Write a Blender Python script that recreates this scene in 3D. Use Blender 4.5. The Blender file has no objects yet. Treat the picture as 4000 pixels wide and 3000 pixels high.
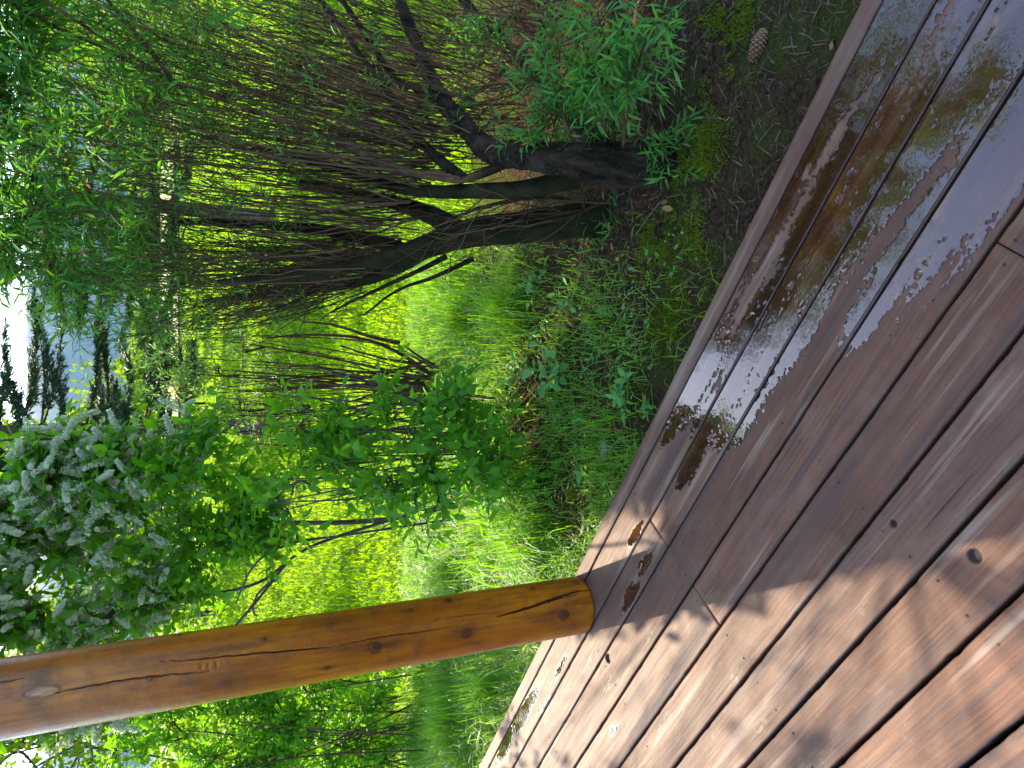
import bpy, math
import numpy as np
from mathutils import Vector, Matrix

# ------------------------------------------------------------------ camera, sky, sun, exposure
SC = bpy.context.scene
COL = SC.collection
F = 2800.0                       # focal length in photograph pixels (4000 x 3000)
PITCH = math.atan2(1400, F)      # the horizon stands 1400 px from the centre
CAM = np.array([0.0, 0.0, 1.5])
cd = bpy.data.cameras.new('camera'); cam = bpy.data.objects.new('camera', cd); COL.objects.link(cam)
cd.sensor_width = 36.0; cd.lens = 36.0 * F / 4000.0; cd.clip_start = 0.05; cd.clip_end = 20000.0
FW = np.array([0, math.cos(PITCH), -math.sin(PITCH)]); RT = np.array([1.0, 0, 0]); DN = np.array([0, -math.sin(PITCH), -math.cos(PITCH)])
# the photograph is turned on its side: world "up" points to the left of the frame
cam.matrix_world = Matrix(((DN[0], RT[0], -FW[0], CAM[0]), (DN[1], RT[1], -FW[1], CAM[1]), (DN[2], RT[2], -FW[2], CAM[2]), (0, 0, 0, 1)))
SC.camera = cam
SUN_AZ = math.radians(-23.6); SUN_EL = math.radians(36.0)
SUN = np.array([math.sin(SUN_AZ) * math.cos(SUN_EL), math.cos(SUN_AZ) * math.cos(SUN_EL), math.sin(SUN_EL)])
world = bpy.data.worlds.new('World'); SC.world = world; world.use_nodes = True
wn = world.node_tree.nodes; wl = world.node_tree.links
sky = wn.new('ShaderNodeTexSky'); sky.sky_type = 'NISHITA'; sky.sun_disc = False
sky.sun_elevation = SUN_EL; sky.sun_rotation = SUN_AZ; sky.air_density = 1.0; sky.dust_density = 1.0; sky.ozone_density = 1.8
wl.new(sky.outputs[0], wn['Background'].inputs[0]); wn['Background'].inputs[1].default_value = 0.15
sd = bpy.data.lights.new('sun', 'SUN'); sun = bpy.data.objects.new('sun', sd); COL.objects.link(sun)
sd.energy = 3.3; sd.angle = math.radians(0.53); sd.color = (1.0, 0.87, 0.64)
sun.rotation_euler = Vector(SUN).to_track_quat('Z', 'Y').to_euler(); sun.location = (-6, 12, 10)
SC.view_settings.view_transform = 'Standard'; SC.view_settings.look = 'None'
SC.view_settings.exposure = 2.4; SC.view_settings.gamma = 1.0
SC.cycles.max_bounces = 8; SC.cycles.diffuse_bounces = 3; SC.cycles.glossy_bounces = 3; SC.cycles.transmission_bounces = 5
SC.cycles.transparent_max_bounces = 4; SC.cycles.volume_bounces = 0
SC.cycles.sample_clamp_indirect = 6.0
SC.cycles.caustics_reflective = False; SC.cycles.caustics_refractive = False

# ------------------------------------------------------------------ helpers
R = np.random.RandomState(11)
GZ = -0.17
TAU = 2 * math.pi
def ray(x, y):
    return ((1500.0 - y) / F) * RT + FW + ((x - 2000.0) / F) * DN
def at(x, y, Y):                       # a pixel's point at forward distance Y
    d = ray(x, y); return CAM + d * (Y / d[1])
def gp(x, y, z=GZ):                    # a pixel's point on the level z
    d = ray(x, y); return CAM + d * ((z - CAM[2]) / d[2])
def nrm(a):
    return a / np.maximum(np.linalg.norm(a, axis=-1, keepdims=True), 1e-9)
def rv(n, s=1.0):
    return R.normal(size=(n, 3)) * s
def _h(i, j, k):
    v = np.sin(i * 127.1 + j * 311.7 + k * 74.7) * 43758.5453
    return v - np.floor(v)
def vnoise(x, y, k=0.0):
    xi, yi = np.floor(x), np.floor(y); u, v = x - xi, y - yi
    u = u * u * (3 - 2 * u); v = v * v * (3 - 2 * v)
    return (_h(xi, yi, k) * (1 - u) + _h(xi + 1, yi, k) * u) * (1 - v) + (_h(xi, yi + 1, k) * (1 - u) + _h(xi + 1, yi + 1, k) * u) * v
def fbm(x, y, k=0.0, o=4):
    s = 0; a = 0.5
    for i in range(o):
        s = s + a * vnoise(x, y, k + i * 3.1); x = x * 2.03 + 1.7; y = y * 2.03 + 0.9; a *= 0.5
    return s / (1 - 0.5 ** o)

def mesh_np(name, v, faces, attrs=None, smooth=True):
    """faces: list of int arrays (n,3) or (n,4)"""
    me = bpy.data.meshes.new(name); v = np.asarray(v, np.float32)
    me.vertices.add(len(v)); me.vertices.foreach_set('co', v.ravel())
    faces = [np.asarray(f, np.int32) for f in faces if len(f)]
    loops = np.concatenate([f.ravel() for f in faces]); tot = np.concatenate([np.full(len(f), f.shape[1], np.int32) for f in faces])
    me.loops.add(len(loops)); me.loops.foreach_set('vertex_index', loops)
    me.polygons.add(len(tot)); me.polygons.foreach_set('loop_start', np.concatenate([[0], np.cumsum(tot)[:-1]]).astype(np.int32))
    me.polygons.foreach_set('use_smooth', np.full(len(tot), smooth))
    for k, a in (attrs or {}).items():
        at_ = me.attributes.new(k, 'FLOAT', 'POINT'); at_.data.foreach_set('value', np.asarray(a, np.float32))
    me.update(calc_edges=True)
    return me
def ob(name, me, mat=None, parent=None, label=None, cat=None, group=None, kind=None):
    o = bpy.data.objects.new(name, me); COL.objects.link(o)
    if mat is not None and me is not None and len(me.materials) == 0: me.materials.append(mat)
    if parent is not None: o.parent = parent
    if label: o['label'] = label
    if cat: o['category'] = cat
    if group: o['group'] = group
    if kind: o['kind'] = kind
    return o
def thing(name, loc, label, cat, group=None):
    o = ob(name, None, None, None, label, cat, group); o.location = Vector(loc); o.empty_display_size = 0.1
    o['_l'] = 1; del o['_l']
    return o
class Acc:
    def __init__(s): s.v = []; s.t = []; s.q = []; s.a = []; s.n = 0
    def add(s, v, tri=None, quad=None, var=None):
        v = np.asarray(v).reshape(-1, 3)
        if tri is not None and len(tri): s.t.append(np.asarray(tri) + s.n)
        if quad is not None and len(quad): s.q.append(np.asarray(quad) + s.n)
        s.v.append(v); s.a.append(np.zeros(len(v)) if var is None else np.broadcast_to(var, (len(v),))); s.n += len(v)
    def build(s, name, mat, parent=None, origin=None, **kw):
        v = np.concatenate(s.v)
        if parent is not None: v = v - np.array(parent.location)
        f = []
        if s.t: f.append(np.concatenate(s.t))
        if s.q: f.append(np.concatenate(s.q))
        return ob(name, mesh_np(name, v, f, {'var': np.concatenate(s.a)}), mat, parent, **kw)
    @property
    def tris(s): return sum(map(len, s.t)) + 2 * sum(map(len, s.q))

def tubes(acc, paths, rad, sides=5, var=None, cap=True):
    """paths (n,k,3), rad (n,k)"""
    paths = np.asarray(paths, float); n, k, _ = paths.shape; rad = np.broadcast_to(rad, (n, k))
    T = nrm(np.gradient(paths, axis=1))
    ref = np.where(np.abs(nrm(paths[:, -1] - paths[:, 0])[:, 2:3]) > 0.8, [[1.0, 0.2, 0]], [[0.1, 0.2, 1.0]])[:, None, :]
    A = nrm(np.cross(T, ref)); B = np.cross(T, A)
    th = np.arange(sides) / sides * TAU
    v = paths[:, :, None, :] + rad[:, :, None, None] * (A[:, :, None, :] * np.cos(th)[None, None, :, None] + B[:, :, None, :] * np.sin(th)[None, None, :, None])
    i = np.arange(n)[:, None, None] * (k * sides); j = np.arange(k - 1)[None, :, None] * sides; s = np.arange(sides)[None, None, :]; s2 = (s + 1) % sides
    q = np.stack([i + j + s, i + j + s2, i + j + sides + s2, i + j + sides + s], -1).reshape(-1, 4)
    vv = None if var is None else np.repeat(np.broadcast_to(var, (n,)), k * sides)
    acc.add(v, quad=q, var=vv)
def bez(P0, P1, P2, k=8, wob=0.0):
    u = np.linspace(0, 1, k)[None, :, None]
    P0, P1, P2 = (np.asarray(p, float)[:, None, :] for p in (P0, P1, P2))
    p = P0 * (1 - u) ** 2 + P1 * 2 * u * (1 - u) + P2 * u * u
    if wob: p = p + np.cumsum(R.normal(size=p.shape), 1) * wob * np.minimum(u * 4, 1)
    return p
def spline(pts, k=40):
    pts = np.asarray(pts, float); n = len(pts)
    t = np.linspace(0, n - 1, k); out = []
    for x in t:
        i = min(int(x), n - 2); f = x - i
        p0, p1, p2, p3 = pts[max(i - 1, 0)], pts[i], pts[i + 1], pts[min(i + 2, n - 1)]
        out.append(0.5 * ((2 * p1) + (p2 - p0) * f + (2 * p0 - 5 * p1 + 4 * p2 - p3) * f * f + (3 * p1 - p0 - 3 * p2 + p3) * f ** 3))
    return np.array(out)

# leaf shapes: x along the leaf, y across, z up
def leaf_template(w, fold=0.12, curl=0.18, w1=0.8, w2=1.0):
    z = lambda x: -curl * x * x
    v = [(0, 0, 0), (0.32, 0, z(.32)), (0.66, 0, z(.66)), (1, 0, z(1)),
         (0.30, w * w1, z(.3) + fold * w * 2), (0.64, w * w2, z(.64) + fold * w * 2), (0.30, -w * w1, z(.3) + fold * w * 2), (0.64, -w * w2, z(.64) + fold * w * 2)]
    t = [(0, 1, 4), (2, 3, 5), (0, 6, 1), (2, 7, 3)]; q = [(1, 2, 5, 4), (1, 6, 7, 2)]
    return np.array(v, float), np.array(t), np.array(q)
OVATE = leaf_template(0.27, 0.15, 0.2, 0.95, 0.72)
OBOV = leaf_template(0.22, 0.15, 0.15, 0.75, 1.0)
LANCE = leaf_template(0.085, 0.2, 0.25, 0.9, 0.85)
SMALL = leaf_template(0.17, 0.15, 0.15, 0.9, 0.85)
def frames(X, N):
    X = nrm(X); Y = nrm(np.cross(N, X)); Z = np.cross(X, Y); return X, Y, Z
def inst(acc, tpl, P, X, N, size, var):
    tv, tt, tq = tpl; n = len(P); m = len(tv)
    if n == 0: return
    X, Y, Z = frames(X, N)
    size = np.broadcast_to(size, (n,))[:, None, None]
    v = P[:, None, :] + size * (X[:, None] * tv[None, :, 0:1] + Y[:, None] * tv[None, :, 1:2] + Z[:, None] * tv[None, :, 2:3])
    off = (np.arange(n) * m)[:, None, None]
    acc.add(v, tri=(tt[None] + off).reshape(-1, 3), quad=(tq[None] + off).reshape(-1, 4) if len(tq) else None, var=np.repeat(np.broadcast_to(var, (n,)), m))
def single(name, me, mat, parent, P, X, N, size):
    X, Y, Z = (a[0] for a in frames(np.asarray(X)[None], np.asarray(N)[None]))
    o = ob(name, me, mat, parent); P = np.asarray(P) - (np.array(parent.location) if parent is not None else 0)
    o.matrix_local = Matrix(((X[0] * size, Y[0] * size, Z[0] * size, P[0]), (X[1] * size, Y[1] * size, Z[1] * size, P[1]), (X[2] * size, Y[2] * size, Z[2] * size, P[2]), (0, 0, 0, 1)))
    return o
def proj(P):
    d = P - CAM; z = d @ FW
    return 2000 + F * (d @ DN) / z, 1500 - F * (d @ RT) / z, z

# ------------------------------------------------------------------ materials
def newmat(name):
    m = bpy.data.materials.new(name); m.use_nodes = True; nt = m.node_tree; nt.nodes.clear()
    return m, nt
class NT:
    def __init__(s, nt): s.nt = nt
    def n(s, t, **kw):
        x = s.nt.nodes.new(t)
        for k, v in kw.items():
            if k.startswith('i_'): x.inputs[k[2:]].default_value = v
            else: setattr(x, k, v)
        return x
    def l(s, a, b): s.nt.links.new(a, b)
    def noise(s, vec, scale, detail=4, rough=0.55, dist=0.0):
        x = s.n('ShaderNodeTexNoise'); x.inputs['Scale'].default_value = scale; x.inputs['Detail'].default_value = detail
        x.inputs['Roughness'].default_value = rough; x.inputs['Distortion'].default_value = dist
        if vec is not None: s.l(vec, x.inputs['Vector'])
        return x.outputs['Fac']
    def mapping(s, vec, scale=(1, 1, 1), loc=(0, 0, 0)):
        x = s.n('ShaderNodeMapping'); x.inputs['Scale'].default_value = scale; x.inputs['Location'].default_value = loc
        s.l(vec, x.inputs['Vector']); return x.outputs[0]
    def ramp(s, fac, stops, interp='LINEAR'):
        x = s.n('ShaderNodeValToRGB'); x.color_ramp.interpolation = interp; e = x.color_ramp.elements
        while len(e) < len(stops): e.new(0.5)
        for i, (p, c) in enumerate(stops):
            e[i].position = p; e[i].color = (c, c, c, 1) if not hasattr(c, '__len__') else (*c, 1)
        s.l(fac, x.inputs[0]); return x.outputs[0]
    def mix(s, fac, a, b, blend='MIX'):
        x = s.n('ShaderNodeMix', data_type='RGBA', blend_type=blend)
        for sock, val in ((x.inputs['Factor'], fac), (x.inputs['A'], a), (x.inputs['B'], b)):
            if hasattr(val, 'node'): s.l(val, sock)
            elif hasattr(val, '__len__'): sock.default_value = (*val, 1) if len(val) == 3 else val
            else: sock.default_value = val if sock.type == 'VALUE' else (val, val, val, 1)
        return x.outputs['Result']
    def math(s, op, a, b=0.0, c=None, clamp=False):
        x = s.n('ShaderNodeMath', operation=op, use_clamp=clamp)
        for i, v in enumerate((a, b, c)):
            if v is None: continue
            if hasattr(v, 'node'): s.l(v, x.inputs[i])
            else: x.inputs[i].default_value = v
        return x.outputs[0]
    def attr(s, name): return s.n('ShaderNodeAttribute', attribute_name=name).outputs['Fac']
    def bump(s, h, strength=0.3, dist=0.01):
        x = s.n('ShaderNodeBump'); x.inputs['Strength'].default_value = strength; x.inputs['Distance'].default_value = dist
        s.l(h, x.inputs['Height']); return x.outputs[0]
    def out(s, sh, vol=None):
        o = s.n('ShaderNodeOutputMaterial'); s.l(sh, o.inputs['Surface'])
def princ(g, col, rough, spec=0.5, normal=None, **kw):
    p = g.n('ShaderNodeBsdfPrincipled')
    for k, v in (('Base Color', col), ('Roughness', rough), ('Specular IOR Level', spec)):
        if hasattr(v, 'node'): g.l(v, p.inputs[k])
        elif hasattr(v, '__len__'): p.inputs[k].default_value = (*v, 1)
        else: p.inputs[k].default_value = v
    if normal is not None: g.l(normal, p.inputs['Normal'])
    for k, v in kw.items(): p.inputs[k.replace('_', ' ')].default_value = v
    return p.outputs[0]

def leaf_mat(name, dark, light, trans, mixt=0.45, rough=0.5, spec=0.25, dry=None):
    m, nt = newmat(name); g = NT(nt)
    rnd = g.n('ShaderNodeObjectInfo').outputs['Random']; geo = g.n('ShaderNodeNewGeometry')
    f = g.math('ADD', g.attr('var'), g.math('MULTIPLY', rnd, 0.35))
    ns = g.noise(geo.outputs['Position'], 9.0, 2)
    f = g.math('ADD', f, g.math('MULTIPLY', g.math('SUBTRACT', ns, 0.5), 0.5), clamp=True)
    c = g.mix(f, dark, light)
    t = g.mix(f, [x * 0.75 for x in trans], trans)
    if dry is not None:
        dm = g.ramp(g.attr('var'), [(0.955, 0.0), (0.965, 1.0)])
        c = g.mix(dm, c, dry); t = g.mix(dm, t, [x * 0.9 for x in dry])
    tr = g.n('ShaderNodeBsdfTranslucent'); g.l(t, tr.inputs[0])
    mx = g.n('ShaderNodeMixShader', i_Fac=mixt); g.l(princ(g, c, rough, spec), mx.inputs[1]); g.l(tr.outputs[0], mx.inputs[2])
    g.out(mx.outputs[0]); return m
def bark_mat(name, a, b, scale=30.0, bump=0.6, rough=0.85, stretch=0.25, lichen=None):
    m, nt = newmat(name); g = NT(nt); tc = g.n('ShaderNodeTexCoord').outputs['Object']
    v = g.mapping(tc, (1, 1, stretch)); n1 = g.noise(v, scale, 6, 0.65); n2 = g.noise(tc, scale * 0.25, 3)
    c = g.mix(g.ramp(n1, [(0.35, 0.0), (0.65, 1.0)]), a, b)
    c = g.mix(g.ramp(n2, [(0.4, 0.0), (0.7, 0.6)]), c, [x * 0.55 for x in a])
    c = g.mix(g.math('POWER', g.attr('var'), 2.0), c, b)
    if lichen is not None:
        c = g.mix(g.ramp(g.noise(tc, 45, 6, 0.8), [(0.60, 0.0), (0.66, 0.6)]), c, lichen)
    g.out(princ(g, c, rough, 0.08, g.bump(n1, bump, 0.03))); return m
M = {}
M['cherry_leaf'] = leaf_mat('cherry_leaf', (0.038, 0.145, 0.009), (0.085, 0.25, 0.014), (0.26, 0.62, 0.008), 0.5)
M['bush_leaf'] = leaf_mat('bush_leaf', (0.042, 0.16, 0.009), (0.09, 0.27, 0.014), (0.28, 0.64, 0.008), 0.52)
M['willow_leaf'] = leaf_mat('willow_leaf', (0.030, 0.13, 0.020), (0.080, 0.25, 0.035), (0.22, 0.55, 0.02), 0.40, dry=(0.35, 0.13, 0.04))
M['young_leaf'] = leaf_mat('young_leaf', (0.07, 0.17, 0.05), (0.16, 0.30, 0.09), (0.30, 0.52, 0.06), 0.40)
M['weed_leaf'] = leaf_mat('weed_leaf', (0.06, 0.20, 0.035), (0.14, 0.36, 0.09), (0.22, 0.50, 0.04), 0.35)
M['far_leaf'] = leaf_mat('far_leaf', (0.05, 0.12, 0.008), (0.11, 0.21, 0.015), (0.28, 0.42, 0.015), 0.5, 0.7, 0.08)
M['grass'] = leaf_mat('grass', (0.065, 0.21, 0.014), (0.16, 0.36, 0.03), (0.34, 0.64, 0.010), 0.5, 0.4, dry=(0.32, 0.24, 0.10))
M['lawn_grass'] = leaf_mat('lawn_grass', (0.06, 0.19, 0.002), (0.145, 0.29, 0.003), (0.40, 0.62, 0.001), 0.52, 0.7, 0.08)
M['moss'] = leaf_mat('moss', (0.03, 0.06, 0.004), (0.17, 0.22, 0.010), (0.2, 0.28, 0.008), 0.3, 0.8, 0.1)
M['needle'] = leaf_mat('needle', (0.018, 0.05, 0.022), (0.04, 0.085, 0.035), (0.04, 0.09, 0.02), 0.2, 0.5)
M['petal'] = leaf_mat('petal', (0.46, 0.52, 0.36), (0.62, 0.66, 0.48), (0.62, 0.68, 0.44), 0.5, 0.6)
M['dry_leaf'] = leaf_mat('dry_leaf', (0.14, 0.065, 0.03), (0.36, 0.20, 0.09), (0.4, 0.16, 0.05), 0.3, 0.6)
M['yellow'] = leaf_mat('yellow', (0.75, 0.42, 0.01), (0.85, 0.55, 0.02), (0.7, 0.4, 0.01), 0.3, 0.6)
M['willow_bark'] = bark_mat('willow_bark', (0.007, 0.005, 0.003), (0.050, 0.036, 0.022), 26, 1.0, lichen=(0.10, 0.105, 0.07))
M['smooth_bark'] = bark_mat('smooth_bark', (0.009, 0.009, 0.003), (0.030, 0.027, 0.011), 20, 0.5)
M['twig'] = bark_mat('twig', (0.026, 0.017, 0.009), (0.13, 0.078, 0.042), 40, 0.2)
M['cherry_bark'] = bark_mat('cherry_bark', (0.05, 0.042, 0.04), (0.12, 0.10, 0.09), 30, 0.3)
M['spruce_bark'] = bark_mat('spruce_bark', (0.07, 0.05, 0.04), (0.16, 0.12, 0.10), 12, 0.6)

def wood_mat(name, wet):
    """stained deck boards, local x along the grain; the attribute 'wet' is dampness soaked into the wood"""
    m, nt = newmat(name); g = NT(nt)
    tc = g.n('ShaderNodeTexCoord').outputs['Object']; rnd = g.n('ShaderNodeObjectInfo').outputs['Random']
    cx = g.n('ShaderNodeCombineXYZ'); g.l(g.math('MULTIPLY', rnd, 37.0), cx.inputs[0]); g.l(g.math('MULTIPLY', rnd, 11.0), cx.inputs[1]); g.l(g.math('MULTIPLY', rnd, 5.0), cx.inputs[2])
    va = g.n('ShaderNodeVectorMath', operation='ADD'); g.l(tc, va.inputs[0]); g.l(cx.outputs[0], va.inputs[1]); p = va.outputs[0]
    warp = g.noise(g.mapping(p, (0.9, 5, 1)), 1.0, 2, 0.45)
    sx = g.n('ShaderNodeSeparateXYZ'); g.l(p, sx.inputs[0])
    gr = g.math('ADD', g.math('MULTIPLY', sx.outputs[1], 85.0), g.math('MULTIPLY', warp, 7.0))
    ring = g.math('ABSOLUTE', g.math('SUBTRACT', g.math('FRACT', gr), 0.5))           # growth rings, 0..0.5
    line = g.ramp(ring, [(0.0, 1.0), (0.10, 0.25), (0.5, 0.0)])
    fib = g.noise(g.mapping(p, (5, 160, 1)), 1.0, 5, 0.6); big = g.noise(g.mapping(p, (2.2, 9, 1)), 1.0, 4, 0.6)
    blot = g.noise(g.mapping(p, (6, 9, 1)), 1.0, 5, 0.65); fine = g.noise(p, 420, 3, 0.6); speck = g.noise(p, 95, 2, 0.5)
    base = g.mix(g.ramp(big, [(0.3, 0.0), (0.72, 1.0)]), (0.080, 0.036, 0.021), (0.150, 0.080, 0.050))
    base = g.mix(g.ramp(fib, [(0.35, 0.0), (0.75, 0.55)]), base, (0.042, 0.021, 0.015))
    base = g.mix(g.ramp(blot, [(0.48, 0.0), (0.72, 0.75)]), base, (0.155, 0.100, 0.070))       # worn, greyer patches
    base = g.mix(g.ramp(blot, [(0.25, 0.5), (0.40, 0.0)]), base, (0.10, 0.028, 0.010))       # where the red stain is still fresh
    base = g.mix(g.math('MULTIPLY', line, 0.30), base, (0.17, 0.10, 0.055))
    base = g.mix(g.ramp(speck, [(0.70, 0.0), (0.76, 0.8)]), base, (0.045, 0.035, 0.03))
    base = g.mix(g.ramp(fine, [(0.66, 0.0), (0.72, 0.35)]), base, (0.24, 0.17, 0.12))
    tint = g.ramp(g.math('FRACT', g.math('MULTIPLY', rnd, 7.31)), [(0.0, (0.72, 0.58, 0.50)), (0.35, (1.0, 0.86, 0.78)), (0.65, (0.82, 0.80, 0.82)), (1.0, (1.08, 0.95, 0.86))])
    base = g.mix(1.0, g.mix(1.0, base, tint, 'MULTIPLY'), (1.22, 1.16, 1.10), 'MULTIPLY')
    strk = g.noise(g.mapping(p, (1.1, 26, 1)), 1.0, 4, 0.6)
    base = g.mix(g.ramp(strk, [(0.49, 0.0), (0.66, 0.85)]), base, (0.058, 0.032, 0.026))       # dark weathered streaks
    base = g.mix(g.ramp(strk, [(0.30, 0.7), (0.43, 0.0)]), base, (0.26, 0.185, 0.135))          # bleached streaks
    chk = g.math('MULTIPLY', g.ramp(g.noise(g.mapping(p, (1.3, 150, 1)), 1.0, 2, 0.4), [(0.67, 0.0), (0.70, 1.0)]), g.ramp(g.noise(g.mapping(p, (2.5, 12, 1)), 1.0, 2), [(0.5, 0.0), (0.6, 1.0)]))
    base = g.mix(chk, base, (0.018, 0.012, 0.010))                                              # drying checks
    vo = g.n('ShaderNodeTexVoronoi'); vo.inputs['Scale'].default_value = 1.0; vo.inputs['Randomness'].default_value = 1.0; g.l(g.mapping(p, (1.5, 7.5, 1)), vo.inputs['Vector'])
    kd = g.math('ADD', vo.outputs['Distance'], g.math('MULTIPLY', g.math('SUBTRACT', fine, 0.5), 0.06))
    base = g.mix(g.ramp(kd, [(0.035, 0.85), (0.075, 0.55), (0.10, 0.0)]), base, (0.050, 0.024, 0.014))   # knots
    base = g.mix(g.attr('dark'), base, (0.025, 0.018, 0.014))
    w = g.attr('wet')
    hgt = g.math('ADD', g.math('MULTIPLY', line, 0.22), g.math('ADD', g.math('MULTIPLY', fib, 0.7), g.math('MULTIPLY', fine, 0.12)))
    if wet:
        col = g.mix(1.0, base, (0.36, 0.22, 0.17), 'MULTIPLY')
        col = g.mix(g.math('MULTIPLY', g.ramp(blot, [(0.60, 0.0), (0.68, 0.8)]), g.ramp(fib, [(0.45, 0.0), (0.6, 1.0)])), col, (0.16, 0.055, 0.010))
        rip = g.noise(tc, 60, 2, 0.5)
        g.out(princ(g, col, 0.03, 0.95, g.bump(rip, 0.08, 0.002), IOR=1.5))
    else:
        dk = g.mix(w, (1, 1, 1), (0.60, 0.52, 0.50)); col = g.mix(1.0, base, dk, 'MULTIPLY')
        ro = g.math('ADD', g.math('MULTIPLY', fib, 0.25), 0.50)
        ro = g.math('SUBTRACT', ro, g.math('MULTIPLY', w, 0.36), clamp=True)
        g.out(princ(g, col, ro, g.math('ADD', 0.22, g.math('MULTIPLY', w, 0.4)), g.bump(hgt, 0.32, 0.002)))
    return m
M['deck'] = wood_mat('deck_wood', False); M['wet'] = wood_mat('water_on_wood', True)

def log_mat():
    m, nt = newmat('varnished_log'); g = NT(nt); tc = g.n('ShaderNodeTexCoord').outputs['Object']
    v = g.mapping(tc, (1, 1, 0.05)); fib = g.noise(v, 90, 5, 0.6); big = g.noise(g.mapping(tc, (1, 1, 0.22)), 9, 4, 0.6); mott = g.noise(tc, 22, 4, 0.6)
    c = g.mix(g.ramp(big, [(0.30, 0.0), (0.70, 1.0)]), (0.20, 0.043, 0.002), (0.42, 0.135, 0.004))
    c = g.mix(g.ramp(fib, [(0.40, 0.0), (0.75, 0.6)]), c, (0.12, 0.035, 0.009))
    c = g.mix(g.ramp(mott, [(0.52, 0.0), (0.72, 0.6)]), c, (0.10, 0.030, 0.010)); c = g.mix(g.ramp(g.noise(g.mapping(tc, (1, 1, 0.12)), 28, 4, 0.65), [(0.52, 0.0), (0.68, 0.7)]), c, (0.085, 0.024, 0.007))
    c = g.mix(g.attr('dark'), c, (0.020, 0.010, 0.006)); c = g.mix(g.attr('pale'), c, (0.42, 0.27, 0.15))
    c = g.mix(g.attr('knot'), c, (0.055, 0.018, 0.007))
    ro = g.math('ADD', g.math('MULTIPLY', mott, 0.22), 0.16)
    g.out(princ(g, c, ro, 0.32, g.bump(g.math('ADD', fib, mott), 0.35, 0.004), Coat_Weight=0.0, Coat_Roughness=0.18)); return m
M['log'] = log_mat()

def ground_mat():
    m, nt = newmat('ground'); g = NT(nt); p = g.n('ShaderNodeNewGeometry').outputs['Position']
    s = g.n('ShaderNodeSeparateXYZ'); g.l(p, s.inputs[0]); x, y = s.outputs[0], s.outputs[1]
    n1 = g.noise(p, 3.2, 5, 0.6); n2 = g.noise(p, 60, 5, 0.65); n3 = g.noise(p, 0.35, 3)
    soil = g.mix(g.ramp(n2, [(0.35, 0.0), (0.7, 1.0)]), (0.022, 0.012, 0.006), (0.095, 0.058, 0.030))
    soil = g.mix(g.ramp(n1, [(0.48, 0.0), (0.62, 0.8)]), soil, (0.045, 0.062, 0.010))
    lawn = g.mix(n2, (0.05, 0.13, 0.003), (0.12, 0.21, 0.005)); lawn = g.mix(g.ramp(n3, [(0.35, 0.0), (0.7, 0.6)]), lawn, (0.12, 0.19, 0.006))
    d = g.math('ADD', g.math('ADD', y, g.math('MULTIPLY', x, -0.02)), g.math('MULTIPLY', n1, 1.6))
    c = g.mix(g.ramp(g.math('DIVIDE', d, 10.0), [(0.40, 0.0), (0.52, 1.0)]), soil, lawn)
    g.out(princ(g, c, 0.95, 0.04, g.bump(n2, 0.9, 0.04))); return m
M['ground'] = ground_mat()
def simple(name, a, b, scale, rough=0.85, bump=0.4, dist=0.01, spec=0.3):
    m, nt = newmat(name); g = NT(nt); p = g.n('ShaderNodeTexCoord').outputs['Object']; n = g.noise(p, scale, 5, 0.6)
    g.out(princ(g, g.mix(g.ramp(n, [(0.35, 0.0), (0.65, 1.0)]), a, b), rough, spec, g.bump(n, bump, dist))); return m
M['field'] = simple('field', (0.24, 0.21, 0.055), (0.32, 0.28, 0.09), 0.05)
M['mountain'] = simple('mountain', (0.02, 0.045, 0.035), (0.05, 0.075, 0.06), 0.004, bump=0.0)
M['stone'] = simple('stone', (0.10, 0.09, 0.08), (0.26, 0.24, 0.21), 60)
M['cone'] = simple('cone', (0.14, 0.055, 0.025), (0.42, 0.24, 0.13), 120)
M['stick'] = simple('stick', (0.035, 0.021, 0.012), (0.15, 0.095, 0.052), 40)
M['metal'] = simple('metal', (0.012, 0.010, 0.009), (0.03, 0.025, 0.022), 200, 0.7)

# ------------------------------------------------------------------ deck frame: boards run along DA, DB points to the camera
T0 = 2.482730860961934
DA = np.array([math.cos(T0), math.sin(T0), 0]); DB = np.array([-math.sin(T0), math.cos(T0), 0])
EDGE = -1.465
def deck_sn(x, y):
    p = gp(x, y, 0.0); return p @ DA, p @ DB

# ------------------------------------------------------------------ the setting: ground, field, mountain
def gheight(x, y):
    d = np.hypot(x, y)
    h = GZ + 0.06 * (fbm(x * 0.9, y * 0.9, 2.0) - 0.5) * np.clip(d / 2, 0, 1) - 0.10 * np.clip((y - 3) / 6, 0, 1)
    h = h + 0.25 * (fbm(x * 0.08, y * 0.08, 5.0) - 0.5) * np.clip((d - 8) / 20, 0, 1) * np.clip((90 - d) / 40, 0, 1)
    return h
gx = np.sign(np.linspace(-1, 1, 161)) * (np.abs(np.linspace(-1, 1, 161)) ** 4 * 9000 + np.abs(np.linspace(-1, 1, 161)) * 22)
gy = gx + 4.0
X, Y = np.meshgrid(gx, gy, indexing='ij'); Z = gheight(X, Y)
n = len(gx); i, j = np.meshgrid(np.arange(n - 1), np.arange(n - 1), indexing='ij'); a = (i * n + j).ravel()
ob('ground', mesh_np('ground', np.stack([X, Y, Z], -1).reshape(-1, 3), [np.stack([a, a + n, a + n + 1, a + 1], -1)]), M['ground'], kind='structure')
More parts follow.
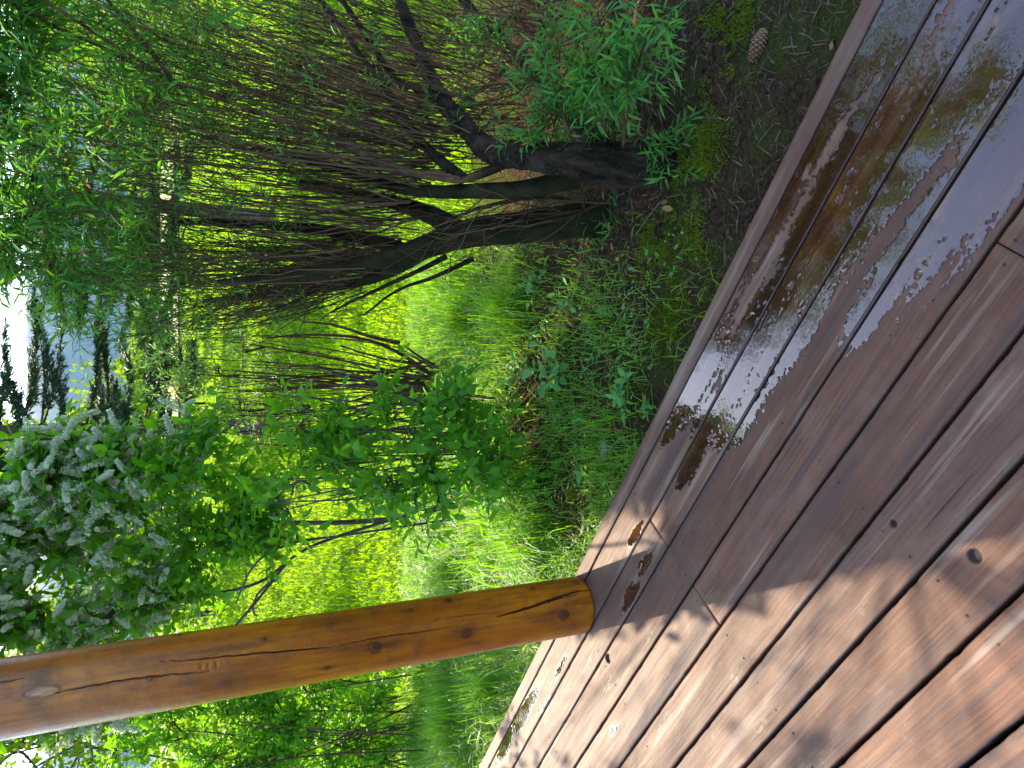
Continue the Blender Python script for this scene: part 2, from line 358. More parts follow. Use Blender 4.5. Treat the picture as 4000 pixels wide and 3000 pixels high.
# pale mown field beyond the lawn
fx = np.linspace(-160, 170, 60); fy = np.linspace(0, 1, 12)
X, Y = np.meshgrid(fx, fy, indexing='ij'); Y = (58 + 4 * fbm(X * .03, X * 0, 1)) * (1 - Y) + Y * (215 + 12 * fbm(X * .02, X * 0, 4))
n0, n1 = X.shape; i, j = np.meshgrid(np.arange(n0 - 1), np.arange(n1 - 1), indexing='ij'); a = (i * n1 + j).ravel()
ob('field', mesh_np('field', np.stack([X, Y, np.full(X.shape, GZ + 0.02)], -1).reshape(-1, 3), [np.stack([a, a + n1, a + n1 + 1, a + 1], -1)]), M['field'], kind='structure')
# forested mountain
mx = np.linspace(-3800, 3800, 200); my = np.linspace(2600, 6200, 70)
X, Y = np.meshgrid(mx, my, indexing='ij'); q = np.clip((Y - 2600) / 750, 0, 1)
Z = -5 + 430 * np.sin(q * math.pi / 2) ** 1.3 * (0.78 + 0.45 * fbm(X * .0006 + 3, Y * .0006, 3)) + 90 * (fbm(X * .004, Y * .004, 6) - .5) * q + 25 * (fbm(X * .02, Y * .02, 8) - .5) * q
n0, n1 = X.shape; i, j = np.meshgrid(np.arange(n0 - 1), np.arange(n1 - 1), indexing='ij'); a = (i * n1 + j).ravel()
ob('mountain', mesh_np('mountain', np.stack([X, Y, Z], -1).reshape(-1, 3), [np.stack([a, a + n1, a + n1 + 1, a + 1], -1)]), M['mountain'], kind='structure')
# the air between here and the mountain
m, nt = newmat('haze_air'); pv = nt.nodes.new('ShaderNodeVolumePrincipled'); pv.inputs['Density'].default_value = 0.00005
pv.inputs['Color'].default_value = (0.40, 0.68, 1.0, 1); pv.inputs['Anisotropy'].default_value = 0.3
nt.links.new(pv.outputs[0], nt.nodes.new('ShaderNodeOutputMaterial').inputs['Volume'])
hb = np.array([(sx, sy, sz) for sx in (-9500, 9500) for sy in (-9500, 9500) for sz in (-30, 1000)], float)
ob('haze', mesh_np('haze', hb, [np.array([(0, 1, 3, 2), (4, 6, 7, 5), (0, 4, 5, 1), (2, 3, 7, 6), (0, 2, 6, 4), (1, 5, 7, 3)])], smooth=False), m, kind='stuff')

# ------------------------------------------------------------------ deck
deck = thing('deck', (0, 0, 0), 'reddish brown plank deck, partly wet, running along the bottom of the scene', 'deck')
# water lying on the boards: (pixel x, pixel y, half length along the board, half width across)
POOLS = [(3560, 60, .16, .05), (3380, 200, .22, .045), (3200, 480, .24, .05), (3060, 760, .20, .05), (2900, 1000, .16, .035), (2800, 1220, .07, .025), (2745, 1400, .17, .06), (2670, 1560, .14, .055), (2615, 1690, .05, .03),
         (3720, 120, .10, .03), (3450, 420, .20, .05), (3300, 640, .22, .05), (3130, 980, .24, .055), (3010, 1180, .2, .05), (2890, 1440, .20, .06), (2800, 1590, .14, .055), (2740, 1700, .10, .04), (2700, 1800, .09, .035),
         (3960, 60, .2, .06), (3800, 260, .26, .07), (3600, 480, .22, .065), (3420, 720, .24, .07), (3280, 920, .20, .06), (3180, 1120, .16, .05), (3080, 1300, .2, .055), (2990, 1450, .18, .055), (2910, 1600, .14, .05),
         (3960, 500, .28, .075), (3800, 690, .25, .065), (3650, 830, .2, .05), (3530, 980, .14, .045), (3440, 1150, .12, .04), (3390, 1250, .06, .03),
         (2480, 2085, .045, .016), (2520, 2200, .05, .02), (2470, 2330, .06, .03), (2040, 2790, .16, .03), (1980, 2900, .12, .025), (2130, 2760, .05, .012), (2395, 2850, .03, .012), (2190, 2600, .06, .012), (2030, 2680, .08, .012)]
PB = np.array([(*deck_sn(x, y), a, b) for x, y, a, b in POOLS])
def pool(s, n, k=0.0):
    m = np.full(s.shape, -1.0)
    for cs, cn, L, W in PB: m = np.maximum(m, 1 - ((s - cs) / (L * 1.3)) ** 2 - ((n - cn) / (W * 1.25)) ** 2)
    return np.maximum(m, -1.5) + 1.9 * (fbm(s * 8, n * 38, k) - 0.5) + 0.7 * (fbm(s * 45, n * 90, k + 7) - 0.5) + 1.2 * (fbm(s * 100, n * 140, k + 12, 2) - 0.5)
BOUNDS = [(EDGE, -1.406), (-1.401, -1.271), (-1.265, -1.151), (-1.145, -1.000), (-.993, -.848), (-.841, -.697), (-.689, -.545), (-.536, -.393), (-.384, -.237), (-.228, -.082), (-.073, .070), (.079, .224), (.233, .378)]
JOINT = {2: [(2569, 2075)], 4: [(2753, 2354)], 5: [(3948, 978)]}
SMIN, SMAX = -1.3, 5.2
HOLES = [(3806, 2172, .015), (2375, 2572, .017), (3490, 2045, .009)]
HB = [(*deck_sn(x, y), r) for x, y, r in HOLES]
JOISTS = [JOINT_s for JOINT_s in (-.95, -.35, .27, .93, 1.56, 2.19, 2.80, 3.42, 4.05, 4.66)]
screw_me = None
def screw_mesh():
    th = np.arange(10) / 10 * TAU; ring = lambda r, z: np.stack([r * np.cos(th), r * np.sin(th), np.full(10, z)], -1)
    v = np.concatenate([ring(.0032, -.002), ring(.0032, .0004), ring(.0024, .0005), ring(.0016, .0001), [[0, 0, .0001]]])
    q = [(a * 10 + b, a * 10 + (b + 1) % 10, a * 10 + 10 + (b + 1) % 10, a * 10 + 10 + b) for a in range(3) for b in range(10)]
    return mesh_np('screw', v, [np.array([(30 + b, 30 + (b + 1) % 10, 40) for b in range(10)]), np.array(q)])
screw_me = screw_mesh(); screw_me.materials.append(M['metal'])
PLANKS = []
for bi, (b0, b1) in enumerate(BOUNDS):
    cuts = [SMIN] + sorted(deck_sn(*p)[0] for p in JOINT.get(bi, [])) + [SMAX]
    if bi in (3, 7): cuts = [SMIN, 3.72, SMAX]
    if bi in (6, 8): cuts = [SMIN, -0.42, SMAX]
    for ci in range(len(cuts) - 1):
        s0 = cuts[ci] + (0.0018 if ci else 0); s1 = cuts[ci + 1] - (0.0018 if ci < len(cuts) - 2 else 0)
        W = b1 - b0; hw = W / 2; thick = 0.15 if bi == 0 else 0.042
        fine = any(s0 < h[0] < s1 and b0 < h[1] < b1 for h in HB)
        step = 0.0035 if fine else 0.008
        ls = np.linspace(s0, s1, int((s1 - s0) / step) + 2)
        e = 0.004; inner = np.linspace(-hw + e, hw - e, max(8, int(W / (0.0028 if fine else 0.006))))
        prof_y = np.concatenate([[-hw, -hw, -hw + e * .3], inner, [hw - e * .3, hw, hw]]); prof_z = np.concatenate([[-thick, -e, -e * .3], np.zeros(len(inner)), [-e * .3, -e, -thick]])
        S, N = np.meshgrid(ls, prof_y, indexing='ij'); Z = np.broadcast_to(prof_z, S.shape).copy(); NN = N + (b0 + b1) / 2
        top = (Z > -0.02)
        Z = Z + top * (0.0016 * (fbm(S * 5 + bi * 7, N * 14 + bi, 4) - .5) - 0.0006 * np.cos(N / hw * 1.4) * (1 if bi % 2 else -1))
        # ragged, split edges
        edge = np.abs(N) > hw - 0.0045
        N = N - np.sign(N) * edge * (0.0012 * np.maximum(fbm(S * 26, np.sign(N) * 3 + bi * 5, 1) - .52, 0) * 6)
        dark = np.clip((np.abs(N) - (hw - .006)) / .006, 0, 1) * .5
        for hs, hn, hr in HB:
            rr = np.hypot(S - hs, NN - hn) / hr; cup = np.clip((1.0 - rr) * 5, 0, 1)
            Z = Z - cup * .009 * top; dark = np.maximum(dark, np.clip((1.06 - rr) * 8, 0, 1) * (0.80 + .18 * (rr > .7)))
        ends = np.minimum(S - s0, s1 - S); Z = Z - top * np.clip(1 - ends / .004, 0, 1) * .0015
        wet = np.clip(0.75 * pool(S, NN, bi * 0.37) + 0.30, 0, 1) * (0.45 + 0.55 * fbm(S * 20, NN * 60, 9))
        if bi == 0: wet *= .25
        v = np.stack([S - s0, N, Z], -1).reshape(-1, 3); k0, k1 = S.shape
        i, j = np.meshgrid(np.arange(k0 - 1), np.arange(k1 - 1), indexing='ij'); a = (i * k1 + j).ravel()
        endf = [list(range(k1)), [(k0 - 1) * k1 + t for t in range(k1)][::-1]]
        quads = np.stack([a, a + k1, a + k1 + 1, a + 1], -1)
        capt = np.array([(f[0], f[t], f[t + 1]) for f in endf for t in range(1, k1 - 1)])
        o = ob('plank', mesh_np('plank', v, [quads, capt], {'wet': wet.ravel(), 'dark': dark.ravel()}), M['deck'], deck)
        o.location = Vector(DA * s0 + DB * ((b0 + b1) / 2)); o.rotation_euler = (0, 0, T0); PLANKS.append((o, s0, s1, b0, b1, bi))
        if bi:
            for js in JOISTS + cuts[1:-1]:
                for off in ((-.03, .03) if js not in cuts else (-.022, .022)):
                    q = js if js not in cuts else js + (0.022 if ci else -0.022)
                    if not (s0 + .01 < q < s1 - .01): continue
                    if js in cuts and abs(q - js) > .03: continue
                    sc = ob('screw', screw_me, None, o); sc.location = (q - s0 + R.uniform(-.008, .008), off * (1.3 if W > .12 else 1) + R.uniform(-.006, .006), 0.0004)
    # water on this board
    if 1 <= bi <= 5:
        ls = np.arange(-.35, 3.4, .0028); ns = np.arange(b0 + .003, b1 - .003, .0028)
        S, N = np.meshgrid(ls, ns, indexing='ij'); mk = pool(S, N, bi * 0.37) - 0.06 + np.minimum((N - b0) / .012 - 1, 0) * .5 + np.minimum((b1 - N) / .012 - 1, 0) * .5
        ok = mk > 0; keep = ok[:-1, :-1] & ok[1:, :-1] & ok[:-1, 1:] & ok[1:, 1:]
        k1 = S.shape[1]; i, j = np.nonzero(keep); q = np.stack([i * k1 + j, (i + 1) * k1 + j, (i + 1) * k1 + j + 1, i * k1 + j + 1], -1)
        if len(q) == 0: continue
        lab = np.where(keep, np.arange(keep.size).reshape(keep.shape), -1)
        for it in range(4000):                                   # connected pieces
            old = lab; L4 = lab.copy()
            for ax_, st in ((0, 1), (0, -1), (1, 1), (1, -1)):
                sh = np.roll(lab, st, ax_)
                if ax_ == 0: sh[0 if st == 1 else -1, :] = -1
                else: sh[:, 0 if st == 1 else -1] = -1
                L4 = np.maximum(L4, np.where(keep, sh, -1))
            lab = np.where(keep, np.maximum(L4, lab.ravel()[np.maximum(L4, 0)].reshape(lab.shape)), -1)
            if (lab == old).all(): break
        h = 0.0012 + 0.0011 * np.clip(mk * 5, 0, 1) ** 0.5; V3 = np.stack([S + .35, N - (b0 + b1) / 2, h], -1).reshape(-1, 3)
        ids, cnt = np.unique(lab[keep], return_counts=True); qid = lab[i, j]; order = sorted(ids, key=lambda t: S[:-1, :-1][lab == t].mean()); big_ = [t for t in order if cnt[list(ids).index(t)] > 420]
        nth_ = ['', 'second', 'third', 'fourth', 'fifth', 'sixth'][bi]
        pieces = [(t, qid == t) for t in big_] + [(None, ~np.isin(qid, big_))]
        for t, sel in pieces:
            if not sel.any(): continue
            qq = q[sel]; used = np.unique(qq); re = np.full(S.size, -1); re[used] = np.arange(len(used)); me_ = mesh_np('puddle' if t is not None else 'water_drops', V3[used], [re[qq]], {'wet': np.ones(len(used)), 'dark': np.zeros(len(used))})
            if t is None: o = ob('water_drops', me_, M['wet'], None, 'scattered small water drops on the %s deck board from the outer edge' % nth_, 'water drops', None, 'stuff')
            else:
                rank = ['first', 'second', 'third', 'fourth', 'fifth', 'sixth', 'seventh', 'eighth', 'ninth', 'tenth'][min(big_.index(t), 9)]
                o = ob('puddle', me_, M['wet'], None, 'water film on the %s deck board from the outer edge, %s from the right' % (nth_, rank), 'puddle', 'rain water on the deck')
            o.location = Vector(DA * -.35 + DB * ((b0 + b1) / 2)); o.rotation_euler = (0, 0, T0)
# joists under the boards
for js in JOISTS:
    hx, hy, hz = .022, 1.0, .055
    v = np.array([(sx * hx, sy * hy, sz * hz) for sx in (-1, 1) for sy in (-1, 1) for sz in (-1, 1)])
    o = ob('joist', mesh_np('joist', v, [np.array([(0, 1, 3, 2), (4, 6, 7, 5), (0, 4, 5, 1), (2, 3, 7, 6), (0, 2, 6, 4), (1, 5, 7, 3)])], smooth=False), M['stick'], deck)
    o.location = Vector(DA * js + DB * (-.40) + np.array([0, 0, -.1005])); o.rotation_euler = (0, 0, T0)

# ------------------------------------------------------------------ log post
PC = np.array([-.868, 2.40, 0.0]); PR = 0.108
post = thing('log_post', PC + np.array([0, 0, .001]), 'upright varnished orange-brown log post standing on the deck edge', 'post')
toward = math.atan2(CAM[1] - PC[1], CAM[0] - PC[0])
def post_uv(x, y):
    d = ray(x, y); o = CAM - PC; a = d[0] ** 2 + d[1] ** 2; b = 2 * (o[0] * d[0] + o[1] * d[1]); c = o[0] ** 2 + o[1] ** 2 - PR ** 2
    disc = max(b * b - 4 * a * c, 0); p = o + d * ((-b - math.sqrt(disc)) / (2 * a))
    return (math.atan2(p[1], p[0]) - toward + math.pi) % TAU - math.pi, p[2]
nth, nz = 220, 620
th = (np.arange(nth) / nth - .5) * TAU; th = np.sign(th) * math.pi * (np.abs(th) / math.pi) ** 1.25
zz = np.linspace(0.0, 2.75, nz)
TH, ZZ = np.meshgrid(th, zz, indexing='ij'); rad = np.full(TH.shape, PR) * (1 + .010 * np.sin(ZZ * 2.2 + TH) + .012 * (fbm(TH * 1.1 + 4, ZZ * 2.2, 3) - .5) + .006 * (fbm(TH * 4, ZZ * 6, 5) - .5))
dark = np.zeros(TH.shape); pale = np.zeros(TH.shape); knot = np.zeros(TH.shape)
rad -= .006 * np.clip(1 - ZZ / .012, 0, 1) ** 2
def crack(pts, w, depth):
    global rad, dark
    uv = spline([post_uv(*p) for p in pts], 80); zs, ts = uv[:, 1], uv[:, 0]
    order = np.argsort(zs); zs, ts = zs[order], ts[order]
    tt = np.interp(ZZ, zs, ts); u = np.clip((ZZ - zs[0]) / (zs[-1] - zs[0]), 0, 1); wv = w * (np.sin(np.pi * np.clip(u, .02, .98)) ** .5)
    wob = .006 * (fbm(ZZ * 40, ZZ * 0 + w * 900, 2) - .5) * 2
    inside = (ZZ > zs[0]) & (ZZ < zs[-1]); dist = np.abs(TH - tt - wob / PR * .4) * PR
    k = inside * np.clip(1.3 - dist / wv, 0, 1); rad -= k * depth; dark = np.maximum(dark, np.clip(k * 1.6, 0, 1))
crack([(2330, 2300), (2250, 2310), (2186, 2330), (2060, 2375), (1945, 2409)], .0042, .014)
crack([(2262, 2318), (2186, 2338), (2110, 2362)], .0022, .006)
crack([(633, 2583), (800, 2572), (949, 2557), (1130, 2542), (1316, 2526)], .0024, .007)
crack([(209, 2709), (330, 2685), (506, 2652), (660, 2636), (823, 2621)], .0022, .006)
crack([(-200, 2690), (0, 2662), (108, 2646)], .0026, .008)
crack([(1300, 2526), (1480, 2490), (1650, 2468), (1794, 2444)], .0016, .004)
crack([(1700, 2420), (1850, 2400), (1960, 2395)], .0012, .003)
KN = [(1468, 2529, .021, .018), (1825, 2472, .020, .016), (2205, 2402, .021, .018), (1752, 2345, .014, .014), (1604, 2383, .008, .007), (2250, 2276, .014, .012),
      (1031, 2497, .008, .007), (589, 2649, .008, .007), (1278, 2608, .009, .008), (700, 2480, .012, .012), (2080, 2300, .008, .006)]
for x, y, ra, rb in KN:
    t0, z0 = post_uv(x, y); du = (TH - t0) * PR; dv = ZZ - z0
    r_ = np.sqrt((du / rb) ** 2 + (dv / ra) ** 2) * (1 + .25 * (fbm(du * 150 + 9, dv * 150 + 9, 1) - .5))
    knot = np.maximum(knot, np.clip((1.15 - r_) * 3, 0, 1) * (.55 + .45 * np.sin(r_ * 16) ** 2)); rad += .0012 * np.exp(-(r_ / 1.6) ** 2) - .0014 * np.exp(-((r_ - 1.0) / .13) ** 2)
    dark = np.maximum(dark, .95 * np.exp(-((r_ - 1.0) / .12) ** 2)); tail = np.sqrt((du / rb) ** 2 + (dv / ra / 2.6) ** 2); dark = np.maximum(dark, .75 * np.exp(-(tail / 1.5) ** 2) * np.clip(1.8 * fbm(du * 70 + x, dv * 18, 3) - .35, 0, 1))
    dark = np.maximum(dark, .6 * np.exp(-(du / .002) ** 2) * (r_ < .7))
def blotch(x, y, ru, rvv, amt, arr):
    t0, z0 = post_uv(x, y); r_ = np.sqrt(((TH - t0) * PR / ru) ** 2 + ((ZZ - z0) / rvv) ** 2)
    return np.maximum(arr, amt * np.exp(-r_ ** 2) * np.clip(1.9 * fbm(TH * 3, ZZ * 25, 6) - .2, 0, 1))
dark = blotch(150, 2650, .035, .035, .85, dark); dark = blotch(150, 2750, .03, .03, .8, dark); dark = blotch(886, 2665, .025, .05, .55, dark)
dark = blotch(1600, 2600, .02, .05, .4, dark); dark = blotch(2230, 2450, .03, .04, .55, dark); dark = blotch(1300, 2420, .02, .12, .3, dark)
t0, z0 = post_uv(165, 2702); r_ = np.sqrt(((TH - t0) * PR / .013) ** 2 + ((ZZ - z0) / .038) ** 2); pale = np.clip(1.3 - r_, 0, 1) * np.clip(fbm(TH * 26, ZZ * 60, 4) * 2.6 - .75, 0, 1)
rad += .0025 * np.exp(-r_ ** 2); dark = np.maximum(dark, .9 * np.exp(-((r_ - 1.1) / .12) ** 2)); pale *= (dark < .6)
for k_ in range(3):
    t0, z0 = post_uv(786 + 30 * k_, 2604 - 4 * k_); dd = np.exp(-(((TH - t0) * PR) / .008) ** 2 - ((ZZ - z0) / .0022) ** 2); dark = np.maximum(dark, .95 * dd); rad -= .002 * dd
ang = TH + toward
v = np.stack([rad * np.cos(ang), rad * np.sin(ang), ZZ], -1).reshape(-1, 3)
i, j = np.meshgrid(np.arange(nth), np.arange(nz - 1), indexing='ij'); i2 = (i + 1) % nth
quads = np.stack([i * nz + j, i2 * nz + j, i2 * nz + j + 1, i * nz + j + 1], -1).reshape(-1, 4)
v = np.concatenate([v, [[0, 0, 0], [0, 0, 2.75]]]); i = np.arange(nth); i2 = (i + 1) % nth
capt = np.concatenate([np.stack([i2 * nz, i * nz, np.full(nth, nth * nz)], -1), np.stack([i * nz + nz - 1, i2 * nz + nz - 1, np.full(nth, nth * nz + 1)], -1)])
pad = lambda a: np.concatenate([a.ravel(), [0, 0]])
ob('log', mesh_np('log', v, [capt, quads], {'dark': pad(dark), 'pale': pad(pale), 'knot': pad(knot)}), M['log'], post)

# ------------------------------------------------------------------ plants: shared machinery
def shadow_on_deck(P):
    return P - SUN * (P[..., 2:3] / SUN[2])
SH_L = np.array([-.93, 2.28]); SH_D = np.array([.649, -1.483]) / np.hypot(.649, 1.483); SH_N = np.array([SH_D[1], -SH_D[0]])   # left edge of the post's shadow; SH_N points left
def sunny(P):
    """how open the crown is along the sun's path to each spot on the deck and the grass beside it, as the light lies in the photograph"""
    q = shadow_on_deck(P)[..., :2]; side = (q - SH_L) @ SH_N; along = (q - SH_L) @ SH_D
    lit = np.clip((side + .03) / .03, 0, 1) * np.clip((.75 - side) / .2, 0, 1) * np.clip((1.9 - along) / .4, 0, 1)
    lit *= np.where(fbm(q[..., 0] * 4.2, q[..., 1] * 4.2, 17) > .18 + .24 * np.clip(along - .75, 0, 1) + .34 * np.clip((side - .22) / .25, 0, 1), 1, .35)
    s2 = np.clip((-.18 - side) / .03, 0, 1) * np.clip((side + .44) / .06, 0, 1) * np.clip((.62 - along) / .08, 0, 1) * np.clip((along + 1.0) / .1, 0, 1)
    lit = np.maximum(lit, s2)
    g_ = np.exp(-(((q[..., 0] + .75) / .85) ** 2 + ((q[..., 1] - 3.25) / .6) ** 2))          # the bright tussocks beside the post
    return np.maximum(lit, np.clip(g_ * 1.6, 0, 1))
def open_sun(P, keep=.10):
    return R.uniform(size=len(P)) > sunny(P) * (1 - keep)

def shoots(S, D, L, m, droop=.3, spread=.9):
    """leafy shoots: returns twig paths, leaf points, leaf axes, leaf normals"""
    n = len(S); D = nrm(D)
    u = np.linspace(0, 1, 5)[None, :, None]; L_ = np.broadcast_to(L, (n,))[:, None, None]
    g_ = np.array([0, 0, -1.0])
    path = S[:, None] + D[:, None] * L_ * u + g_ * L_ * droop * u ** 2
    ul = (np.arange(m) + .6) / m; ul = ul[None, :] + R.uniform(-.3 / m, .3 / m, (n, m)); ul = np.clip(ul, .04, 1)[..., None]
    P = S[:, None] + D[:, None] * L_ * ul + g_ * L_ * droop * ul ** 2
    A = nrm(np.cross(D, np.array([.13, .21, .97]) + rv(n, .05))); B = np.cross(D, A)
    ph = (np.arange(m) * 2.4)[None, :] + R.uniform(0, TAU, (n, 1)) + R.normal(size=(n, m)) * .4
    rad_ = A[:, None] * np.cos(ph)[..., None] + B[:, None] * np.sin(ph)[..., None]
    ax = nrm(D[:, None] * (1 - .35 * spread) + rad_ * spread * (1 - .55 * (ul > .93)) + g_ * droop * .6 + R.normal(size=(n, m, 3)) * .15)
    N = np.array([0, 0, 1.0]) + R.normal(size=(n, m, 3)) * .45 + D[:, None] * .3
    return path, P.reshape(-1, 3), ax.reshape(-1, 3), N.reshape(-1, 3)

class Plant:
    def __init__(s, name, base, label, cat, bark, leafmat, tpl, leafname='leaf', group=None):
        s.o = thing(name, base, label, cat, group); s.bark, s.leafmat, s.tpl = bark, leafmat, tpl
        s.wood = Acc(); s.fine = Acc(); s.P = []; s.X = []; s.N = []; s.S = []; s.nodes = []; s.leafname = leafname
    def stem(s, pts, r0, r1, sides=8, k=30, var=0.0, wob=0.0, single=None, mat=None):
        p = spline(pts, k); 
        if wob: p = p + np.cumsum(R.normal(size=p.shape) * wob, 0) * np.linspace(0, 1, k)[:, None]
        rr = r0 + (r1 - r0) * np.linspace(0, 1, k) ** .8
        if single:
            acc = Acc(); tubes(acc, p[None], rr[None], sides, var=var); acc.build(single, mat or s.bark, s.o)
        else: tubes(s.wood, p[None], rr[None], sides, var=np.array([var]))
        s.nodes.append(p); return p
    def twigs(s, P0, P1, P2, r, k=7, sides=3, wob=.004, var=None, taper=.3):
        p = bez(P0, P1, P2, k, wob); n = len(p)
        rr = np.broadcast_to(r, (n,))[:, None] * np.linspace(1, taper, k)[None]
        tubes(s.fine, p, rr, sides, var=R.uniform(0, 1, n) if var is None else var); return p
    def blob(s, c, r, nsec, nsh, L=.25, m=8, size=.07, droop=.3, up=.5, spread=.9, filt=False, twig_r=.0016, link=True, out=.8, sizevar=.3):
        c = np.asarray(c, float); r = np.asarray(r, float)
        allp = np.concatenate(s.nodes); e = c[None] + nrm(rv(nsec)) * r * R.uniform(.35, .9, (nsec, 1)) ** .7
        near = allp[np.argmin(((allp - c) ** 2).sum(1) + .6 * np.maximum(allp[:, 2] - c[2] + .1, 0))]
        if link:
            mid = (near + c) / 2 + rv(1, .05)[0] + [0, 0, .06]; p = bez(near[None], mid[None], c[None], 9, .004); tubes(s.fine, p, np.linspace(.0075, .004, 9)[None], 4, var=np.array([.2])); start = p[0][R.randint(4, 9, nsec)]
        else: start = np.repeat(c[None], nsec, 0)
        sp = s.twigs(start, (start + e) / 2 + rv(nsec, .04) + [0, 0, .04], e, .0032, 6, var=np.full(nsec, .2), taper=.5)
        w = R.randint(0, nsec, nsh); uu = R.randint(1, 6, nsh); S = sp[w, uu]
        D = nrm((S - c) / r) * out + rv(nsh, .55) + np.array([0, 0, up])
        if filt:
            k = open_sun(S + nrm(D) * L * .5, .0); S, D = S[k], D[k]
        if len(S) == 0: return
        path, P, X, N = shoots(S, D, L * R.uniform(.6, 1.25, len(S)), m, droop, spread)
        tubes(s.fine, path, np.linspace(twig_r, twig_r * .45, 5)[None], 3, var=R.uniform(0, .5, len(S)))
        if filt:
            k = open_sun(P, .0); P, X, N = P[k], X[k], N[k]
        s.leaves(P, X, N, size * R.uniform(1 - sizevar, 1 + sizevar, len(P)))
    def leaves(s, P, X, N, size):
        s.P.append(P); s.X.append(X); s.N.append(N); s.S.append(np.broadcast_to(size, (len(P),)))
    def done(s, nsingle=300, dry=0.0, woodname='branches', finename='twigs', finemat=None):
        P, X, N, S = (np.concatenate(a) for a in (s.P, s.X, s.N, s.S))
        x, y, z = proj(P); vis = (x > 10) & (x < 3990) & (y > 10) & (y < 2990) & (z > .1)
        # leaves seen largest and facing the eye are objects of their own
        nz_ = np.abs((nrm(np.cross(np.cross(X, N), X)) * nrm(P - CAM)).sum(1)); score = np.where(vis, S / np.maximum(z, .1) * (.3 + nz_) * R.uniform(.5, 1, len(P)), -1)
        idx = np.argsort(-score)[:nsingle]; idx = idx[score[idx] > 0]
        rest = np.ones(len(P), bool); rest[idx] = False
        var = np.clip(R.normal(.4, .25, len(P)), 0, .95); var[R.uniform(size=len(P)) < dry] = 1.0
        acc = Acc(); inst(acc, s.tpl, P[rest], X[rest], N[rest], S[rest], var[rest])
        f = acc.build('foliage', s.leafmat, s.o, kind='stuff')
        me = mesh_np(s.leafname, s.tpl[0], [s.tpl[1], s.tpl[2]], {'var': np.full(len(s.tpl[0]), .35)}); me.materials.append(s.leafmat)
        for i in idx: single(s.leafname, me, None, s.o, P[i], X[i], N[i], S[i])
        if s.wood.v: s.wood.build(woodname, s.bark, s.o)
        if s.fine.v: s.fine.build(finename, finemat or s.bark, s.o)
        return len(P)

# ------------------------------------------------------------------ big willow on the right
W = Plant('willow_tree', gp(2450, 760), 'large multi-stemmed willow with thin brown twigs and narrow leaves', 'tree', M['twig'], M['willow_leaf'], LANCE)
def P3(*l): return [at(x, y, Y) for x, y, Y in l]
def gnarl(name, pts, r0, r1, bump, mat, k=220, sides=56, seed=0, flare=0.0):
    p = spline(pts, k); u = np.linspace(0, 1, k); T = nrm(np.gradient(p, axis=0)); A = nrm(np.cross(T, [[.9, .3, .1]])); B = np.cross(T, A)
    th = np.arange(sides) / sides * TAU; rr = (r0 + (r1 - r0) * u + flare * np.exp(-u * 14))[:, None] * (1 + bump * (fbm(np.cos(th)[None] * 1.6 + seed, u[:, None] * 9 + np.sin(th)[None] * 1.6, seed) - .5) + .7 * bump * (np.abs(fbm(np.cos(th)[None] * 5 + 8, np.sin(th)[None] * 5 + u[:, None] * 26, seed + 2) - .5)) - .12 * bump)
    v = p[:, None] + rr[..., None] * (A[:, None] * np.cos(th)[None, :, None] + B[:, None] * np.sin(th)[None, :, None])
    i, j = np.meshgrid(np.arange(k - 1), np.arange(sides), indexing='ij'); j2 = (j + 1) % sides
    q = np.stack([i * sides + j, i * sides + j2, (i + 1) * sides + j2, (i + 1) * sides + j], -1).reshape(-1, 4)
    acc = Acc(); acc.add(v, quad=q); W.nodes.append(p[::5]); return acc.build(name, mat, W.o)
ba = gp(2340, 856); bb = gp(2600, 640)
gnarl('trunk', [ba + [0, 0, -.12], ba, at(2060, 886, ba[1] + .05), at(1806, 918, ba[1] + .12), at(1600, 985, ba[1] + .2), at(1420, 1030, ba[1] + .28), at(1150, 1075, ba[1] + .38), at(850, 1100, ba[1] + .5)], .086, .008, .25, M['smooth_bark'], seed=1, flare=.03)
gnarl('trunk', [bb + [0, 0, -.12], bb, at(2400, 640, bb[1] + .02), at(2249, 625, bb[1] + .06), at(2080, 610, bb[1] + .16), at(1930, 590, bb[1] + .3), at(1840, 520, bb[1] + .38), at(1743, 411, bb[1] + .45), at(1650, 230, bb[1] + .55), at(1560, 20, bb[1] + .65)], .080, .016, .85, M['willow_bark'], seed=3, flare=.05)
mb = M['willow_bark']
